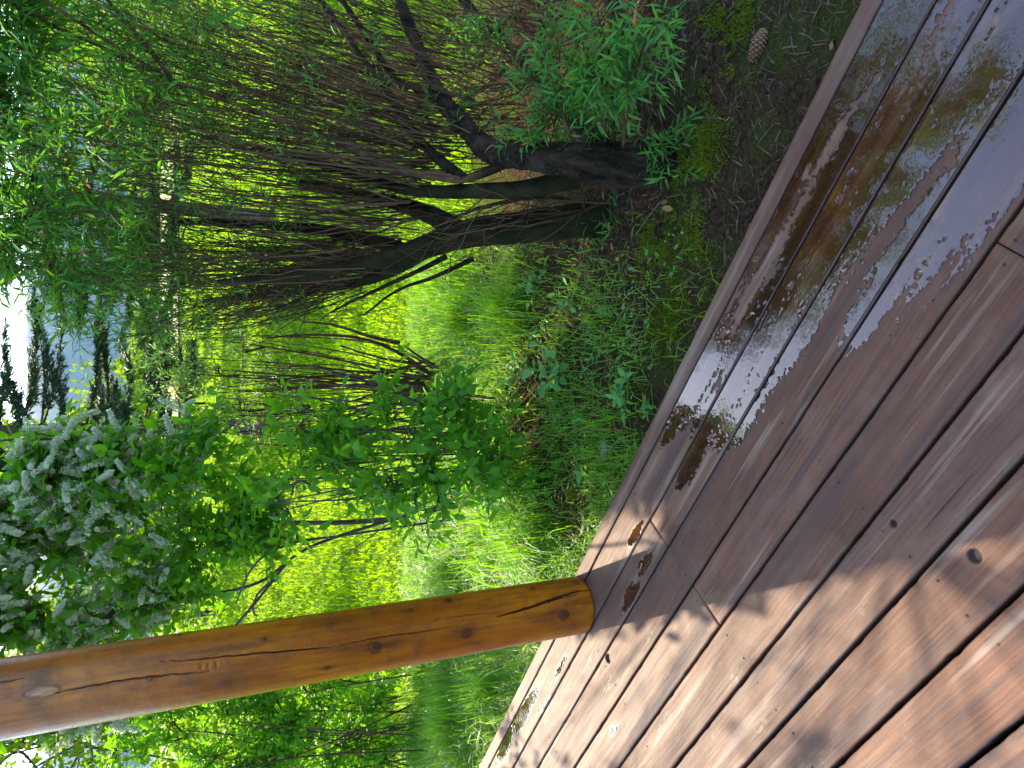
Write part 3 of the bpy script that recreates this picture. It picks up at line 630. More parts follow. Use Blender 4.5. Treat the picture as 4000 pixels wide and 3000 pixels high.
limbs = [(P3((1930, 590, bb[1] + .3), (1840, 520, 2.6), (1743, 411, 2.75), (1660, 250, 2.85), (1600, 90, 2.95), (1500, -150, 3.1)), .042, .018, mb),
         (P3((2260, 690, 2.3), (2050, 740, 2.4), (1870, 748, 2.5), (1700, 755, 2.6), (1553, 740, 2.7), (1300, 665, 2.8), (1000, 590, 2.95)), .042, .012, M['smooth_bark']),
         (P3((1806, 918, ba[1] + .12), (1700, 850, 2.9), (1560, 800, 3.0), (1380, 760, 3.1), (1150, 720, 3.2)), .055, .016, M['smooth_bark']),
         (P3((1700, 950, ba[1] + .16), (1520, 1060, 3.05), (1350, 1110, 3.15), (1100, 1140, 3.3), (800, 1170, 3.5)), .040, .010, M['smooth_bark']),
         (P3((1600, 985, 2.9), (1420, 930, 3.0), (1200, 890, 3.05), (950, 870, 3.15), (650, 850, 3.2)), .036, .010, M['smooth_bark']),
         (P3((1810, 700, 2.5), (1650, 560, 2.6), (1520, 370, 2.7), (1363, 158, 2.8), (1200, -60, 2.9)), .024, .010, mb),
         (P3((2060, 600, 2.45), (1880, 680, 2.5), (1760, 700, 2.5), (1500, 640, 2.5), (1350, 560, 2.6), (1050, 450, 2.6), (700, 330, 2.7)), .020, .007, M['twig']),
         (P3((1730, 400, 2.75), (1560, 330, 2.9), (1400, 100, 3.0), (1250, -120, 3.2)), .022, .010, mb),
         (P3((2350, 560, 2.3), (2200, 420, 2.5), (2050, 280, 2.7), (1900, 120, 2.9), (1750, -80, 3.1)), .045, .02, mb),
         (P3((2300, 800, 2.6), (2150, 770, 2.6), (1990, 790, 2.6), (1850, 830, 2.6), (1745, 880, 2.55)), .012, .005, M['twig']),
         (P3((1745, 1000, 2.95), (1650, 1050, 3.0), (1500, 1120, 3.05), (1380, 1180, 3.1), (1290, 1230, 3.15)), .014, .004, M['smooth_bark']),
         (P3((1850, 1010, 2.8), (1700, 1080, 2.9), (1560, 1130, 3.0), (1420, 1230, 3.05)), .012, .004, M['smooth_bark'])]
for pts, r0, r1, mt in limbs: W.stem(pts, r0, r1, 10, 34, single='branch', mat=mt, wob=.0012)
# the fan of bare twigs
def fan(n, sx, sy, sY, ex, ey, eY, r, jitter=70, bend=.12):
    t = R.uniform(0, 1, n); f = lambda q: q[0] + (q[1] - q[0]) * t
    A = np.array([at(f(sx)[i] + R.normal() * jitter, f(sy)[i] + R.normal() * jitter * .6, f(sY)[i] + R.normal() * .12) for i in range(n)])
    B = np.array([at(f(ex)[i] + R.normal() * 260, f(ey)[i] + R.normal() * jitter * 1.2, f(eY)[i] + R.normal() * .25) for i in range(n)])
    M_ = (A + B) / 2 + rv(n, bend * .9) + np.array([-.07, 0, .13])
    return W.twigs(A, M_, B, r * R.uniform(.5, 1.5, n), 9, 4, .010)
fa = [fan(140, (1850, 1650), (380, 720), (2.6, 2.7), (450, 420), (-250, 560), (2.7, 2.9), .0032),
      fan(135, (1650, 1450), (650, 1050), (2.7, 3.1), (350, 500), (450, 1010), (2.9, 3.3), .0030),
      fan(125, (1500, 1250), (950, 1180), (3.0, 3.3), (500, 750), (950, 1290), (3.2, 3.6), .0026),
      fan(110, (1900, 1500), (100, 500), (2.9, 3.3), (900, 500), (-350, 300), (3.1, 3.6), .0036),
      fan(100, (2350, 1950), (100, 650), (2.4, 2.6), (1750, 1500), (-100, 560), (2.4, 2.7), .0026),
      fan(70, (1600, 1200), (60, 500), (3.2, 3.8), (700, 300), (-200, 700), (3.4, 4.0), .0034),
      fan(150, (2230, 1950), (-60, 420), (3.0, 3.6), (1900, 1780), (-150, 330), (3.0, 3.7), .0040, 120, .3),
      fan(60, (2380, 1850), (780, 860), (2.5, 2.7), (1850, 1600), (760, 1000), (2.5, 2.8), .0022),
      fan(90, (1500, 900), (1000, 1180), (3.1, 3.4), (1250, 620), (1120, 1330), (3.2, 3.5), .0020, 40, .06)]
# leaf sprays on the fan tips
def spray_from(paths, n, L, m, size, lo=5, droop=.15, cond=None, spread=.75):
    w = R.randint(0, len(paths), n); u = R.randint(lo, paths.shape[1] - 1, n); S = paths[w, u]; D = nrm(paths[w, u + 1] - paths[w, u]) + rv(n, .45)
    if cond is not None:
        x, y, z = proj(S); k = cond(x, y); S, D = S[k], D[k]
    path, P, X, N = shoots(S, D, L * R.uniform(.6, 1.3, len(S)), m, droop, spread); tubes(W.fine, path, np.linspace(.0014, .0007, 5)[None], 3, var=R.uniform(.2, .8, len(S)))
    W.leaves(P, X, N, size * R.uniform(.6, 1.25, len(P)))
cA = lambda x, y: (x < 900) | (R.uniform(size=len(x)) < .10)
spray_from(fa[0], 330, .16, 9, .062, 4, cond=cA); spray_from(fa[1], 240, .16, 9, .060, 5, cond=lambda x, y: (x < 650) | (R.uniform(size=len(x)) < .08))
spray_from(fa[2], 240, .15, 9, .055, 5, cond=lambda x, y: (x < 800)); spray_from(fa[3], 260, .17, 9, .062, 4, cond=cA)
spray_from(fa[5], 160, .17, 9, .062, 5, cond=cA); spray_from(fa[8], 70, .12, 7, .05, 6, cond=lambda x, y: x < 900)
for f_ in fa[:6]: spray_from(f_, 150, .13, 8, .048, 2, cond=lambda x, y: (x > 250) & (x < 1250 + 350 * R.uniform(size=len(x)) * (y < 600)))
for f_ in fa[:6]:
    n_ = 120; w_ = R.randint(0, len(f_), n_); u_ = R.randint(1, 7, n_); S_ = f_[w_, u_]; D_ = nrm(nrm(f_[w_, u_ + 1] - S_) + rv(n_, .5)) * R.uniform(.12, .4, (n_, 1)); W.twigs(S_, S_ + D_ * .5 + rv(n_, .02), S_ + D_, .0016, 5, 3, .006)
# crown, mostly above the frame
for x, y, Y, rr, ns, nsh in ((80, 150, 3.0, (.4, .4, .3), 14, 120), (60, 520, 3.1, (.4, .4, .28), 14, 120), (90, 850, 3.3, (.3, .4, .25), 14, 100), (200, 1030, 3.4, (.15, .35, .2), 10, 60), (-250, 300, 2.9, (.5, .5, .4), 16, 150), (-280, 620, 3.2, (.35, .5, .3), 16, 130), (-150, -200, 2.7, (.4, .5, .4), 14, 120), (30, 960, 3.5, (.2, .4, .25), 10, 80), (330, 1120, 3.6, (.12, .2, .15), 8, 34), (480, 1120, 3.6, (.12, .2, .12), 8, 30)):
    W.blob(at(x, y, Y), rr, ns, nsh, .20, 10, .062, .15, .35, .75, link=False)
for c_, r_ in (((2.0, 2.9, 2.2), (.5, .5, .45)), ((1.5, 3.0, 2.3), (.4, .4, .4)), ((2.5, 2.7, 2.0), (.5, .5, .5)), ((1.75, 2.6, 2.75), (.3, .35, .3))):
    W.blob(c_, r_, 18, 170, .20, 10, .062, .15, .35, .75, link=True)
# low leafy clumps near the trunk
for x, y, Y, rr, ns, nsh in ((2200, 330, 2.15, (.17, .12, .14), 10, 46), (2330, 210, 2.0, (.18, .12, .12), 10, 44), (2120, 470, 2.25, (.12, .1, .1), 8, 24), (2420, 110, 1.9, (.16, .12, .12), 10, 40), (2560, 30, 1.75, (.14, .1, .1), 8, 30), (2320, 420, 2.15, (.12, .1, .1), 8, 24), (2600, 570, 2.02, (.09, .07, .07), 6, 16), (2660, 680, 1.98, (.06, .05, .05), 5, 10), (2480, 860, 2.35, (.10, .06, .05), 6, 12), (2420, 950, 2.5, (.14, .08, .04), 6, 14), (1960, 100, 2.5, (.2, .15, .12), 8, 24), (1800, 480, 2.6, (.14, .1, .1), 6, 10)):
    W.blob(at(x, y, Y), rr, ns, nsh, .13, 9, .055, .1, .25, .8)
nW = W.done(300, .012, finemat=M['twig'])

# ------------------------------------------------------------------ bird cherry, left of the gap
cb = gp(1780, 1960)
Cc = Plant('bird_cherry_tree', cb, 'tall bird cherry with broad green leaves and white flower clusters behind the post', 'tree', M['cherry_bark'], M['cherry_leaf'], OVATE)
base = cb
s1 = Cc.stem([base + [0, 0, -.1], at(1500, 2030, base[1]), at(1050, 2040, base[1] + .1), at(700, 2000, base[1] + .15), at(300, 1960, base[1] + .1), at(-200, 1980, base[1]), at(-900, 2050, base[1] - .1)], .017, .008, single='trunk')
s2 = Cc.stem([base + [.02, 0, -.1], at(1250, 2120, base[1]), at(1000, 2280, base[1]), at(650, 2350, base[1]), at(250, 2450, base[1]), at(-300, 2500, base[1])], .010, .006, single='branch')
s3 = Cc.stem([s1[10], at(820, 1880, base[1]), at(560, 1760, base[1] - .1), at(300, 1720, base[1] - .1), at(0, 1720, base[1] - .1), at(-400, 1760, base[1])], .010, .005, single='branch')
s4 = Cc.stem([s2[8], at(880, 2480, base[1] - .2), at(620, 2600, base[1] - .3), at(300, 2780, base[1] - .3), at(-100, 2900, base[1] - .3)], .0085, .005, single='branch')
s5 = Cc.stem([base + [-.1, 0, -.1], at(1350, 2090, base[1] - .1), at(1150, 2120, base[1] - .3), at(1000, 2200, base[1] - .5), at(920, 2360, base[1] - .5)], .008, .004, single='branch')
Yc = base[1]
for x, y, Y, rr, ns, nsh in ((780, 1780, -.35, (.26, .25, .22), 10, 70), (930, 1950, -.3, (.28, .25, .22), 10, 80), (620, 1760, -.3, (.2, .25, .2), 10, 56), (520, 1900, -.1, (.3, .3, .25), 12, 80), (300, 1830, -.2, (.22, .3, .25), 10, 64), (100, 1950, 0, (.3, .3, .3), 12, 80), (200, 1660, -.1, (.10, .2, .16), 6, 12),
                             (300, 2100, 0, (.35, .35, .3), 12, 90), (600, 2200, .1, (.35, .35, .28), 12, 80), (100, 2350, 0, (.35, .35, .3), 12, 80), (400, 2480, .1, (.35, .35, .28), 12, 76), (800, 2350, .1, (.3, .3, .22), 10, 60), (850, 2130, -.2, (.25, .25, .2), 10, 60), (1080, 2060, -.3, (.2, .2, .16), 8, 40), (100, 2750, -.1, (.3, .3, .3), 10, 50), (450, 2800, 0, (.3, .3, .25), 10, 46), (1050, 1880, -.25, (.18, .2, .14), 8, 30), (700, 2000, .3, (.4, .3, .3), 12, 60), (1000, 2400, 0, (.22, .2, .16), 8, 34), (1200, 2130, -.3, (.16, .16, .10), 6, 12)):
    Cc.blob(at(x, y, Yc + Y * .8), np.array(rr) * .8, ns, nsh, .20, 8, .066, .25, .35, filt=True)
# the crown above the frame that shades the deck
for k_ in range(68):
    t = R.uniform(3.9, 6.4)
    if k_ < 50:                                                   # right of the post's shadow: closed crown
        al, sd_ = R.uniform(-.5, 2.4), -R.uniform(.05, 1.75)
        if k_ >= 34: al, sd_ = R.uniform(.9, 2.3), -R.uniform(.3, 2.0)
        q = SH_L + SH_D * al + SH_N * sd_
        t = max(t, (q[0] + .75) / .324 + R.uniform(0, .8))
        c = np.array([q[0], q[1], 0]) + SUN * t
        Cc.blob(c, (.34, .34, .30), 9, 50, .26, 7, .085, .25, .3, filt=True)
    else:                                                         # left of it: broken crown
        q = SH_L + SH_D * R.uniform(-.6, 2.4) + SH_N * R.uniform(.1, 1.3); c = np.array([q[0], q[1], 0]) + SUN * t
        Cc.blob(c, (.36, .36, .32), 8, 44, .28, 7, .085, .25, .3, filt=True)
# white flower clusters
def raceme_mesh():
    acc = Acc(); n = 46; u = np.linspace(.1, 1, n); ph = np.arange(n) * 2.4
    rr = .12 * (1 - .55 * u ** 2); P = np.stack([u, rr * np.cos(ph) * .75, rr * np.sin(ph) * .75 - .18 * u * u], -1)
    X_ = nrm(np.stack([np.full(n, .25), np.cos(ph), np.sin(ph)], -1) + rv(n, .2)); N_ = np.array([[1.0, 0, .2]]) + rv(n, .5)
    tv = np.array([(-.05, -.06, 0), (.06, -.055, .01), (.07, .055, 0), (-.05, .06, .015)]); inst(acc, (tv, np.zeros((0, 3), int), np.array([(0, 1, 2, 3)])), P, X_, N_, R.uniform(.8, 1.25, n), R.uniform(.2, .9, n))
    st = np.stack([np.linspace(-.1, 1, 5), np.zeros(5), -.18 * np.linspace(0, 1, 5) ** 2], -1)[None]; tubes(acc, st, np.full((1, 5), .012), 3, var=np.array([0.0]))
    return mesh_np('flower_cluster', np.concatenate(acc.v), [np.concatenate(acc.q)], {'var': np.concatenate(acc.a)})
RM = [raceme_mesh() for _ in range(4)]
for r_ in RM: r_.materials.append(M['petal'])
allP = np.concatenate(Cc.P); px, py, pz = proj(allP)
wgt = ((px > -150) & (px < 760) & (py > 1380) & (py < 2990)) * np.exp(-np.maximum(px - 380, 0) / 300.0) * np.where(py < 1500, .4, 1) * np.exp(-(pz - 3.7) ** 2)
pick = R.choice(len(allP), 300, replace=False, p=wgt / wgt.sum())
for i in pick:
    d = np.array([R.normal() * .55, -.35 + R.normal() * .4, R.choice([-.55, .35, .6]) + R.normal() * .3]); single('flower_cluster', RM[R.randint(4)], None, Cc.o, allP[i] + rv(1, .015)[0] + [0, -.02, 0], d, [R.normal(), -.6, 1], R.uniform(.10, .145))
pk2 = R.choice(len(allP), 420, replace=False, p=wgt / wgt.sum()); fl = Acc(); tvs = [(np.array([v.co[:] for v in m_.vertices]), np.array([p_.vertices[:] for p_ in m_.polygons])) for m_ in RM]
for q4 in range(4):
    ii = pk2[q4::4]; n_ = len(ii); inst(fl, (tvs[q4][0], np.zeros((0, 3), int), tvs[q4][1]), allP[ii] + rv(n_, .03), np.stack([R.normal(size=n_) * .55, -.35 + R.normal(size=n_) * .4, R.choice([-.55, .35, .6], n_) + R.normal(size=n_) * .3], -1), rv(n_) * [1, .3, .3] + [0, -.6, 1], R.uniform(.09, .14, n_), R.uniform(.2, .9, n_))
fl.build('blossom', M['petal'], Cc.o, kind='stuff')
nC = Cc.done(300)

# ------------------------------------------------------------------ broad-leaved bush in the middle
b0 = gp(1990, 1700)
Bb = Plant('leafy_bush', b0, 'low bush with broad dark green leaves and many thin stems in the middle', 'bush', M['cherry_bark'], M['bush_leaf'], OVATE)
for k_ in range(46):
    t = R.uniform(); y0 = 1480 + 560 * t; g0 = gp(1960 + R.normal() * 40, 1560 + 320 * t); e = at(R.uniform(950, 1500), y0 + R.normal() * 90, g0[1] + R.uniform(-.1, .5))
    Bb.stem([g0 + [0, 0, -.05], g0 * .6 + e * .4 + [R.normal() * .03, 0, .08], e], R.uniform(.0045, .009), .003, 5, 14, var=R.uniform(0, .3), single='stem')
for x, y, Y, rr, ns, nsh in ((1750, 1620, -.25, (.20, .16, .12), 8, 34), (1800, 1750, -.3, (.18, .16, .14), 8, 40), (1700, 1850, -.25, (.2, .16, .14), 8, 38), (1880, 1880, -.35, (.15, .14, .10), 8, 26), (1950, 1760, -.35, (.12, .12, .08), 6, 16), (1600, 1720, -.15, (.2, .2, .14), 8, 34), (1500, 1850, -.1, (.22, .2, .15), 8, 40), (1400, 1700, -.05, (.22, .2, .15), 8, 38), (1620, 1980, -.2, (.16, .15, .10), 6, 24), (1280, 1800, 0, (.22, .2, .15), 8, 40), (1180, 1650, 0, (.18, .2, .14), 8, 26), (1830, 1560, -.25, (.12, .1, .08), 6, 16), (1560, 1560, -.15, (.10, .1, .08), 5, 12), (1990, 1900, -.4, (.10, .1, .07), 6, 14), (1720, 2010, -.3, (.10, .1, .08), 6, 14), (1950, 1830, -.4, (.12, .1, .07), 5, 12), (1120, 1930, 0, (.2, .2, .14), 8, 34)):
    Bb.blob(at(x, y, b0[1] + Y), rr, ns, int(nsh * .75), .17, 6, .066, .35, .2)
nB = Bb.done(300)

# ------------------------------------------------------------------ pale young willow with bare stems, beside the gap
y0_ = gp(1720, 1500)
Yw = Plant('willow_shrub', y0_, 'young willow shrub with bare fanning stems and pale small leaves at the gap', 'shrub', M['twig'], M['young_leaf'], SMALL)
for k_ in range(44):
    t = R.uniform(); big = k_ < 10; g0 = y0_ + np.array([R.normal() * .08, R.normal() * .1 + .1, -.03])
    e = at(R.uniform(620, 1150), 1290 + 400 * t + R.normal() * 30, y0_[1] + R.uniform(-.1, .6)); mid = at(1330 + R.normal() * 60, 1330 + 330 * t, y0_[1] + .1)
    Yw.stem([g0, mid, e], R.uniform(.011, .016) if big else R.uniform(.003, .006), .0025, 5, 16, var=R.uniform(0, .5), wob=.002, single='stem')
for pts in ([(1720, 1490, 0), (1560, 1380, .0), (1400, 1320, .05), (1180, 1310, .1), (1050, 1320, .1)], [(1700, 1470, 0), (1600, 1420, 0), (1500, 1400, 0), (1330, 1345, .1)], [(1720, 1440, -.05), (1650, 1400, -.05), (1590, 1352, -.05)], [(1560, 1340, 0), (1450, 1315, .0), (1300, 1270, .05), (1180, 1255, .1)]):
    Yw.stem([at(x, y, y0_[1] + d) for x, y, d in pts], .016, .005, 7, 20, wob=.002, var=.15, single='stem')
for x, y, Y, rr, ns, nsh in ((720, 1360, .2, (.13, .2, .15), 8, 22), (850, 1440, .2, (.2, .2, .16), 10, 44), (700, 1530, .3, (.2, .25, .16), 10, 44), (950, 1340, .2, (.1, .2, .14), 6, 16), (950, 1580, .25, (.2, .2, .15), 10, 40), (800, 1650, .4, (.25, .25, .2), 10, 44), (1080, 1480, .2, (.16, .2, .12), 8, 24), (1020, 1700, .3, (.2, .2, .15), 8, 34), (1200, 1580, .2, (.15, .15, .1), 6, 14), (650, 1430, .3, (.1, .2, .1), 6, 14)):
    Yw.blob(at(x, y, y0_[1] + Y), rr, ns, int(nsh * .7), .18, 10, .036, .0, .7, .55, out=.35)
nY = Yw.done(300)

# ------------------------------------------------------------------ shrubs left of the post
l0 = gp(1560, 2900)
Ls = Plant('shrub', l0, 'dense green shrub at the left of the log post', 'shrub', M['twig'], M['bush_leaf'], OBOV)
for k_ in range(40):
    g0 = gp(1560 + R.normal() * 60, 2880 + R.normal() * 90); e = at(R.uniform(700, 1250), 2720 + 330 * R.uniform(), g0[1] + R.uniform(-.1, .4)); Ls.stem([g0 + [0, 0, -.05], g0 * .5 + e * .5 + rv(1, .04)[0], e], R.uniform(.004, .008), .0025, 5, 14, var=R.uniform(0, .6), single='stem')
for x, y, Y, rr, ns, nsh in ((1000, 2800, 0, (.25, .25, .2), 10, 60), (1150, 2950, -.1, (.25, .25, .2), 10, 64), (1250, 2760, -.1, (.22, .2, .15), 10, 46), (1400, 2880, -.2, (.25, .2, .12), 10, 60), (850, 2950, .1, (.25, .25, .2), 10, 56), (1300, 3050, -.2, (.25, .25, .2), 10, 50), (900, 2700, .2, (.2, .2, .15), 8, 30), (1480, 2730, -.2, (.14, .14, .07), 6, 24), (650, 2820, .2, (.25, .25, .2), 10, 50), (450, 2940, .2, (.3, .25, .2), 10, 50), (750, 2640, .1, (.22, .22, .18), 8, 40), (1050, 2650, 0, (.25, .22, .18), 10, 50), (1300, 2640, -.1, (.2, .2, .14), 8, 40), (1150, 2820, -.2, (.25, .2, .18), 10, 60), (950, 3080, -.1, (.3, .25, .25), 10, 60), (1530, 2950, -.3, (.2, .15, .08), 8, 36), (820, 2500, .2, (.25, .22, .2), 8, 44), (1100, 2480, .1, (.25, .22, .18), 8, 44)):
    Ls.blob(at(x, y, l0[1] + Y), rr, ns, int(nsh * 1.25), .2, 9, .052, .1, .5)
nL = Ls.done(300)

# ------------------------------------------------------------------ spruces behind
def spruce(base, H, rb, label, z0, nwh, seed, side=None):
    o = thing('spruce_tree', base, label, 'tree', 'spruces behind the lawn'); w = Acc(); nd = Acc()
    tp = np.array([[0, 0, -.2], [.05, 0, H * .4], [0, .05, H]]) + base; p = spline(tp, 24); tubes(w, p[None], np.linspace(.16, .015, 24)[None], 8)
    w.build('trunk', M['spruce_bark'], o)
    br = Acc()
    for k_ in range(nwh):
        z = z0 + (H * .98 - z0) * (k_ / nwh) ** 1.05; L = rb * (1 - (z / H)) ** .8 + .15
        for a in range(5):
            an = a / 5 * TAU + R.uniform(0, 1.2) + k_ * .7; l = L * R.uniform(.65, 1.15); d = np.array([math.cos(an), math.sin(an), 0])
            s_ = base + np.array([0, 0, z]); e = s_ + d * l + [0, 0, R.uniform(-.12, .10) * l]; m_ = (s_ + e) / 2 + [0, 0, -.10 * l]
            bp = bez(s_[None], m_[None], e[None], 8)[0]; tubes(br, bp[None], np.linspace(.018, .004, 8)[None], 4)
            nt_ = int(12 + l * 24); u = R.uniform(.18, 1, nt_) ; idx = np.clip((u * 7).astype(int), 0, 6); S = bp[idx] + (bp[idx + 1] - bp[idx]) * R.uniform(0, 1, (nt_, 1))
            sd_ = np.cross(d, [0, 0, 1.0]); D = d * .75 + sd_ * R.choice([-1, 1], (nt_, 1)) * R.uniform(.2, 1.0, (nt_, 1)) + np.array([0, 0, -.15]) + rv(nt_, .15); D = nrm(D); tl = R.uniform(.16, .42, nt_) * (1.15 - .5 * u)
            nn = 22; uu = (np.arange(nn) + .5) / nn
            P = S[:, None] + D[:, None] * tl[:, None, None] * uu[None, :, None] + np.array([0, 0, .10]) * (tl[:, None, None] * uu[None, :, None] ** 2)
            rd = R.normal(size=P.shape); X_ = nrm(D[:, None] * .9 + nrm(rd) * .8)
            tv = np.array([(0, -.12, 0), (1, 0, 0), (0, .12, 0)]); inst(nd, (tv, np.array([(0, 1, 2)]), np.zeros((0, 4), int)), P.reshape(-1, 3), X_.reshape(-1, 3), rd.reshape(-1, 3) + [0, 0, .3], .09, np.repeat(R.uniform(0, .8, nt_), nn))
    br.build('branches', M['spruce_bark'], o, kind='stuff'); nd.build('needles', M['needle'], o, kind='stuff'); return o
spruce(np.array([-.75, 13.0, GZ - .2]), 9.0, 2.6, 'tall dark spruce behind the bird cherry, left of the gap', 1.5, 25, 1)
spruce(np.array([2.75, 12.5, GZ - .15]), 8.5, 2.2, 'dark spruce mostly hidden behind the big willow, right of the gap', 1.6, 22, 2)

# ------------------------------------------------------------------ sunlit broad-leaved trees further off
def farm_tree(name, base, H, rr, label, nleaf, size, seed, group, mat='far_leaf', z0=.25):
    o = thing(name, base, label, 'tree', group); w = Acc(); p = spline(np.array([[0, 0, -.2], [R.normal() * .1, 0, H * .4], [R.normal() * .2, 0, H * .85]]) + base, 12); tubes(w, p[None], np.linspace(H * .018, H * .004, 12)[None], 6)
    lf = Acc(); nb = 26; c = base + np.stack([R.normal(size=nb) * rr * .45, R.normal(size=nb) * rr * .45, H * (z0 + (1 - z0) * R.uniform(0, 1, nb) ** .9)], -1)
    c[:, :2] = base[:2] + (c[:, :2] - base[:2]) * np.sqrt(np.clip(1.15 - ((c[:, 2] - base[2]) / H - .45) ** 2 * 2.6, .1, 1))[:, None]
    tubes(w, bez(p[R.randint(3, 11, nb)], (c + base + [0, 0, H * .5]) / 2, c, 5), np.linspace(H * .005, H * .0015, 5)[None], 4); w.build('trunk', M['cherry_bark'], o)
    k_ = R.randint(0, nb, nleaf); q = nrm(rv(nleaf)) * R.uniform(0, 1, (nleaf, 1)) ** .45 * rr * .36 * R.uniform(.6, 1.2, nb)[k_][:, None]; P = c[k_] + q * [1, 1, .8]
    tv = np.array([(0, 0, 0), (.5, .35, .05), (1, 0, 0), (.5, -.35, .05)]); inst(lf, (tv, np.zeros((0, 3), int), np.array([(0, 1, 2, 3)])), P, rv(nleaf) + [0, 0, -.2], rv(nleaf, .8) + [0, 0, .8], size * R.uniform(.6, 1.3, nleaf), np.clip(R.normal(.45, .25, nleaf), 0, 1))
    lf.build('crown', M[mat], o, kind='stuff'); return o
def fpos(y, Y): q = at(600, y, Y); return np.array([q[0], Y, GZ - .2])
mids = [(1450, 30, 3.3, 1.0, 'small bright yellow-green tree in the gap below the spruce branches'), (1760, 24, 6.0, 2.4, 'sunlit leafy tree behind the middle of the bird cherry'), (2080, 20, 6.5, 2.6, 'sunlit leafy tree seen through the bird cherry beside the post'), (2420, 23, 6.0, 2.6, 'sunlit leafy tree hidden behind the log post'), (2780, 13, 5.0, 2.3, 'sunlit leafy tree left of the post behind the shrub'), (3200, 15, 6.5, 2.6, 'leafy tree at the far left beyond the shrub'), (330, 34, 6.5, 3.2, 'sunlit tree far behind the big willow twigs'), (-60, 30, 6.5, 3.2, 'sunlit tree beyond the willow at the right border')]
for i_, (y, Y, H, rr, lb) in enumerate(mids): farm_tree('leafy_tree', fpos(y, Y), H, rr, lb, 5200, .11 + Y * .003, i_, 'sunlit trees beyond the lawn', z0=.12)
for k_ in range(15):
    y = 2150 - k_ * 150 + R.normal() * 20; Y = 232 + R.uniform(0, 25); H = R.uniform(6, 9.5)
    nm_ = ['first', 'second', 'third', 'fourth', 'fifth', 'sixth', 'seventh', 'eighth', 'ninth', 'tenth', 'eleventh', 'twelfth', 'thirteenth', 'fourteenth', 'fifteenth'][k_]
    farm_tree('distant_tree', fpos(y, Y), H, R.uniform(7, 10), 'hazy round tree beyond the pale field, %s from the left' % nm_, 1700, 1.3, k_, 'row of trees beyond the field', z0=.1)

# ------------------------------------------------------------------ grass, moss, litter
def blades(acc, P, H, lean, width, dry=.03, var0=.4):
    n = len(P); d = R.uniform(0, TAU, n); L = np.stack([np.cos(d), np.sin(d), np.zeros(n)], -1); side = np.stack([-np.sin(d + R.normal(size=n) * .6), np.cos(d), np.zeros(n)], -1)
    H = np.broadcast_to(H, (n,))[:, None]; le = (np.abs(R.normal(size=n)) * lean)[:, None]; w = np.broadcast_to(width, (n,))[:, None] * R.uniform(.7, 1.3, (n, 1))
    up = np.array([[0, 0, 1.0]]); m1 = P + up * H * .55 + L * H * le * .3; m2 = P + up * H * (.9 - .25 * le) + L * H * le * .75; tip = P + up * H * np.maximum(1.02 - .6 * le, .2) + L * H * le * 1.25
    v = np.stack([P - side * w, P + side * w, m1 - side * w * .9, m1 + side * w * .9, m2 - side * w * .6, m2 + side * w * .6, tip], 1); o = (np.arange(n) * 7)[:, None]
    q = np.concatenate([o + [0, 1, 3, 2], o + [2, 3, 5, 4]]); t = o + [4, 5, 6]
    var = np.clip(R.normal(var0, .25, n), 0, .94); var[R.uniform(size=n) < dry] = 1.0
    acc.add(v, tri=t, quad=q, var=np.repeat(var, 7))
def on_ground(x, y): return np.stack([x, y, gheight(x, y) - .004], -1)
def off_deck(P, m=.01): return (P @ DB) < EDGE - m
def scatter_view(n, d0, d1, power):
    """points over the visible ground, thinning with distance"""
    u = R.uniform(0, 1, n); d = (d0 ** power + u * (d1 ** power - d0 ** power)) ** (1 / power); x = R.uniform(-.78, .78, n) * d * 1.02 + R.normal(size=n) * .2; return x, d
# lawn
x, y = scatter_view(150000, 3.4, 48, .42); k = (y - .02 * x + 1.6 * fbm(x * 3.2, y * 3.2, 2) > 4.3) & (y - .2 * x > 3.6); x, y = x[k], y[k]
acc = Acc(); P = on_ground(x, y); d = y
blades(acc, P, (.05 + .05 * fbm(x * .8, y * .8, 9)) * (1 + .012 * d) * np.where(d < 6, .8, 1), .8, .0016 * d ** .75, .01)
acc.build('lawn_grass', M['lawn_grass'], kind='stuff', label='short bright green lawn grass beyond the bushes', cat='grass')
# rough grass between the bushes and the deck
x = R.uniform(-3.6, 2.4, 260000); y = R.uniform(1.4, 5.0, 260000); P = on_ground(x, y); px, py, pz = proj(P)
dn = fbm(x * 2.2, y * 2.2, 31); den = np.clip((dn - .30) * 4.0, .08, 1) * np.clip((py - 900) / 500, .0, 1) * (1 - .75 * np.clip((px - 2250) / 300, 0, 1) * (py < 1750))
den *= np.where((py > 1950) | (px < 1900), 1.0, .55)
k = off_deck(P, .02) & (R.uniform(size=len(P)) < den * .95) & (px > 1350) & (px < 3000) & (py < 3150); P = P[k]; x, y, px, py = x[k], y[k], px[k], py[k]
acc = Acc(); H = .035 + .11 * fbm(x * 1.7, y * 1.7, 40) * R.uniform(.3, 1, len(x)) + .06 * (py > 1950) * (px < 2150)
blades(acc, P, H * R.uniform(.6, 1.3, len(P)), 1.0, .0018, .08, .45)
acc.build('rough_grass', M['grass'], kind='stuff', label='thin rough grass between the bushes and the deck', cat='grass')
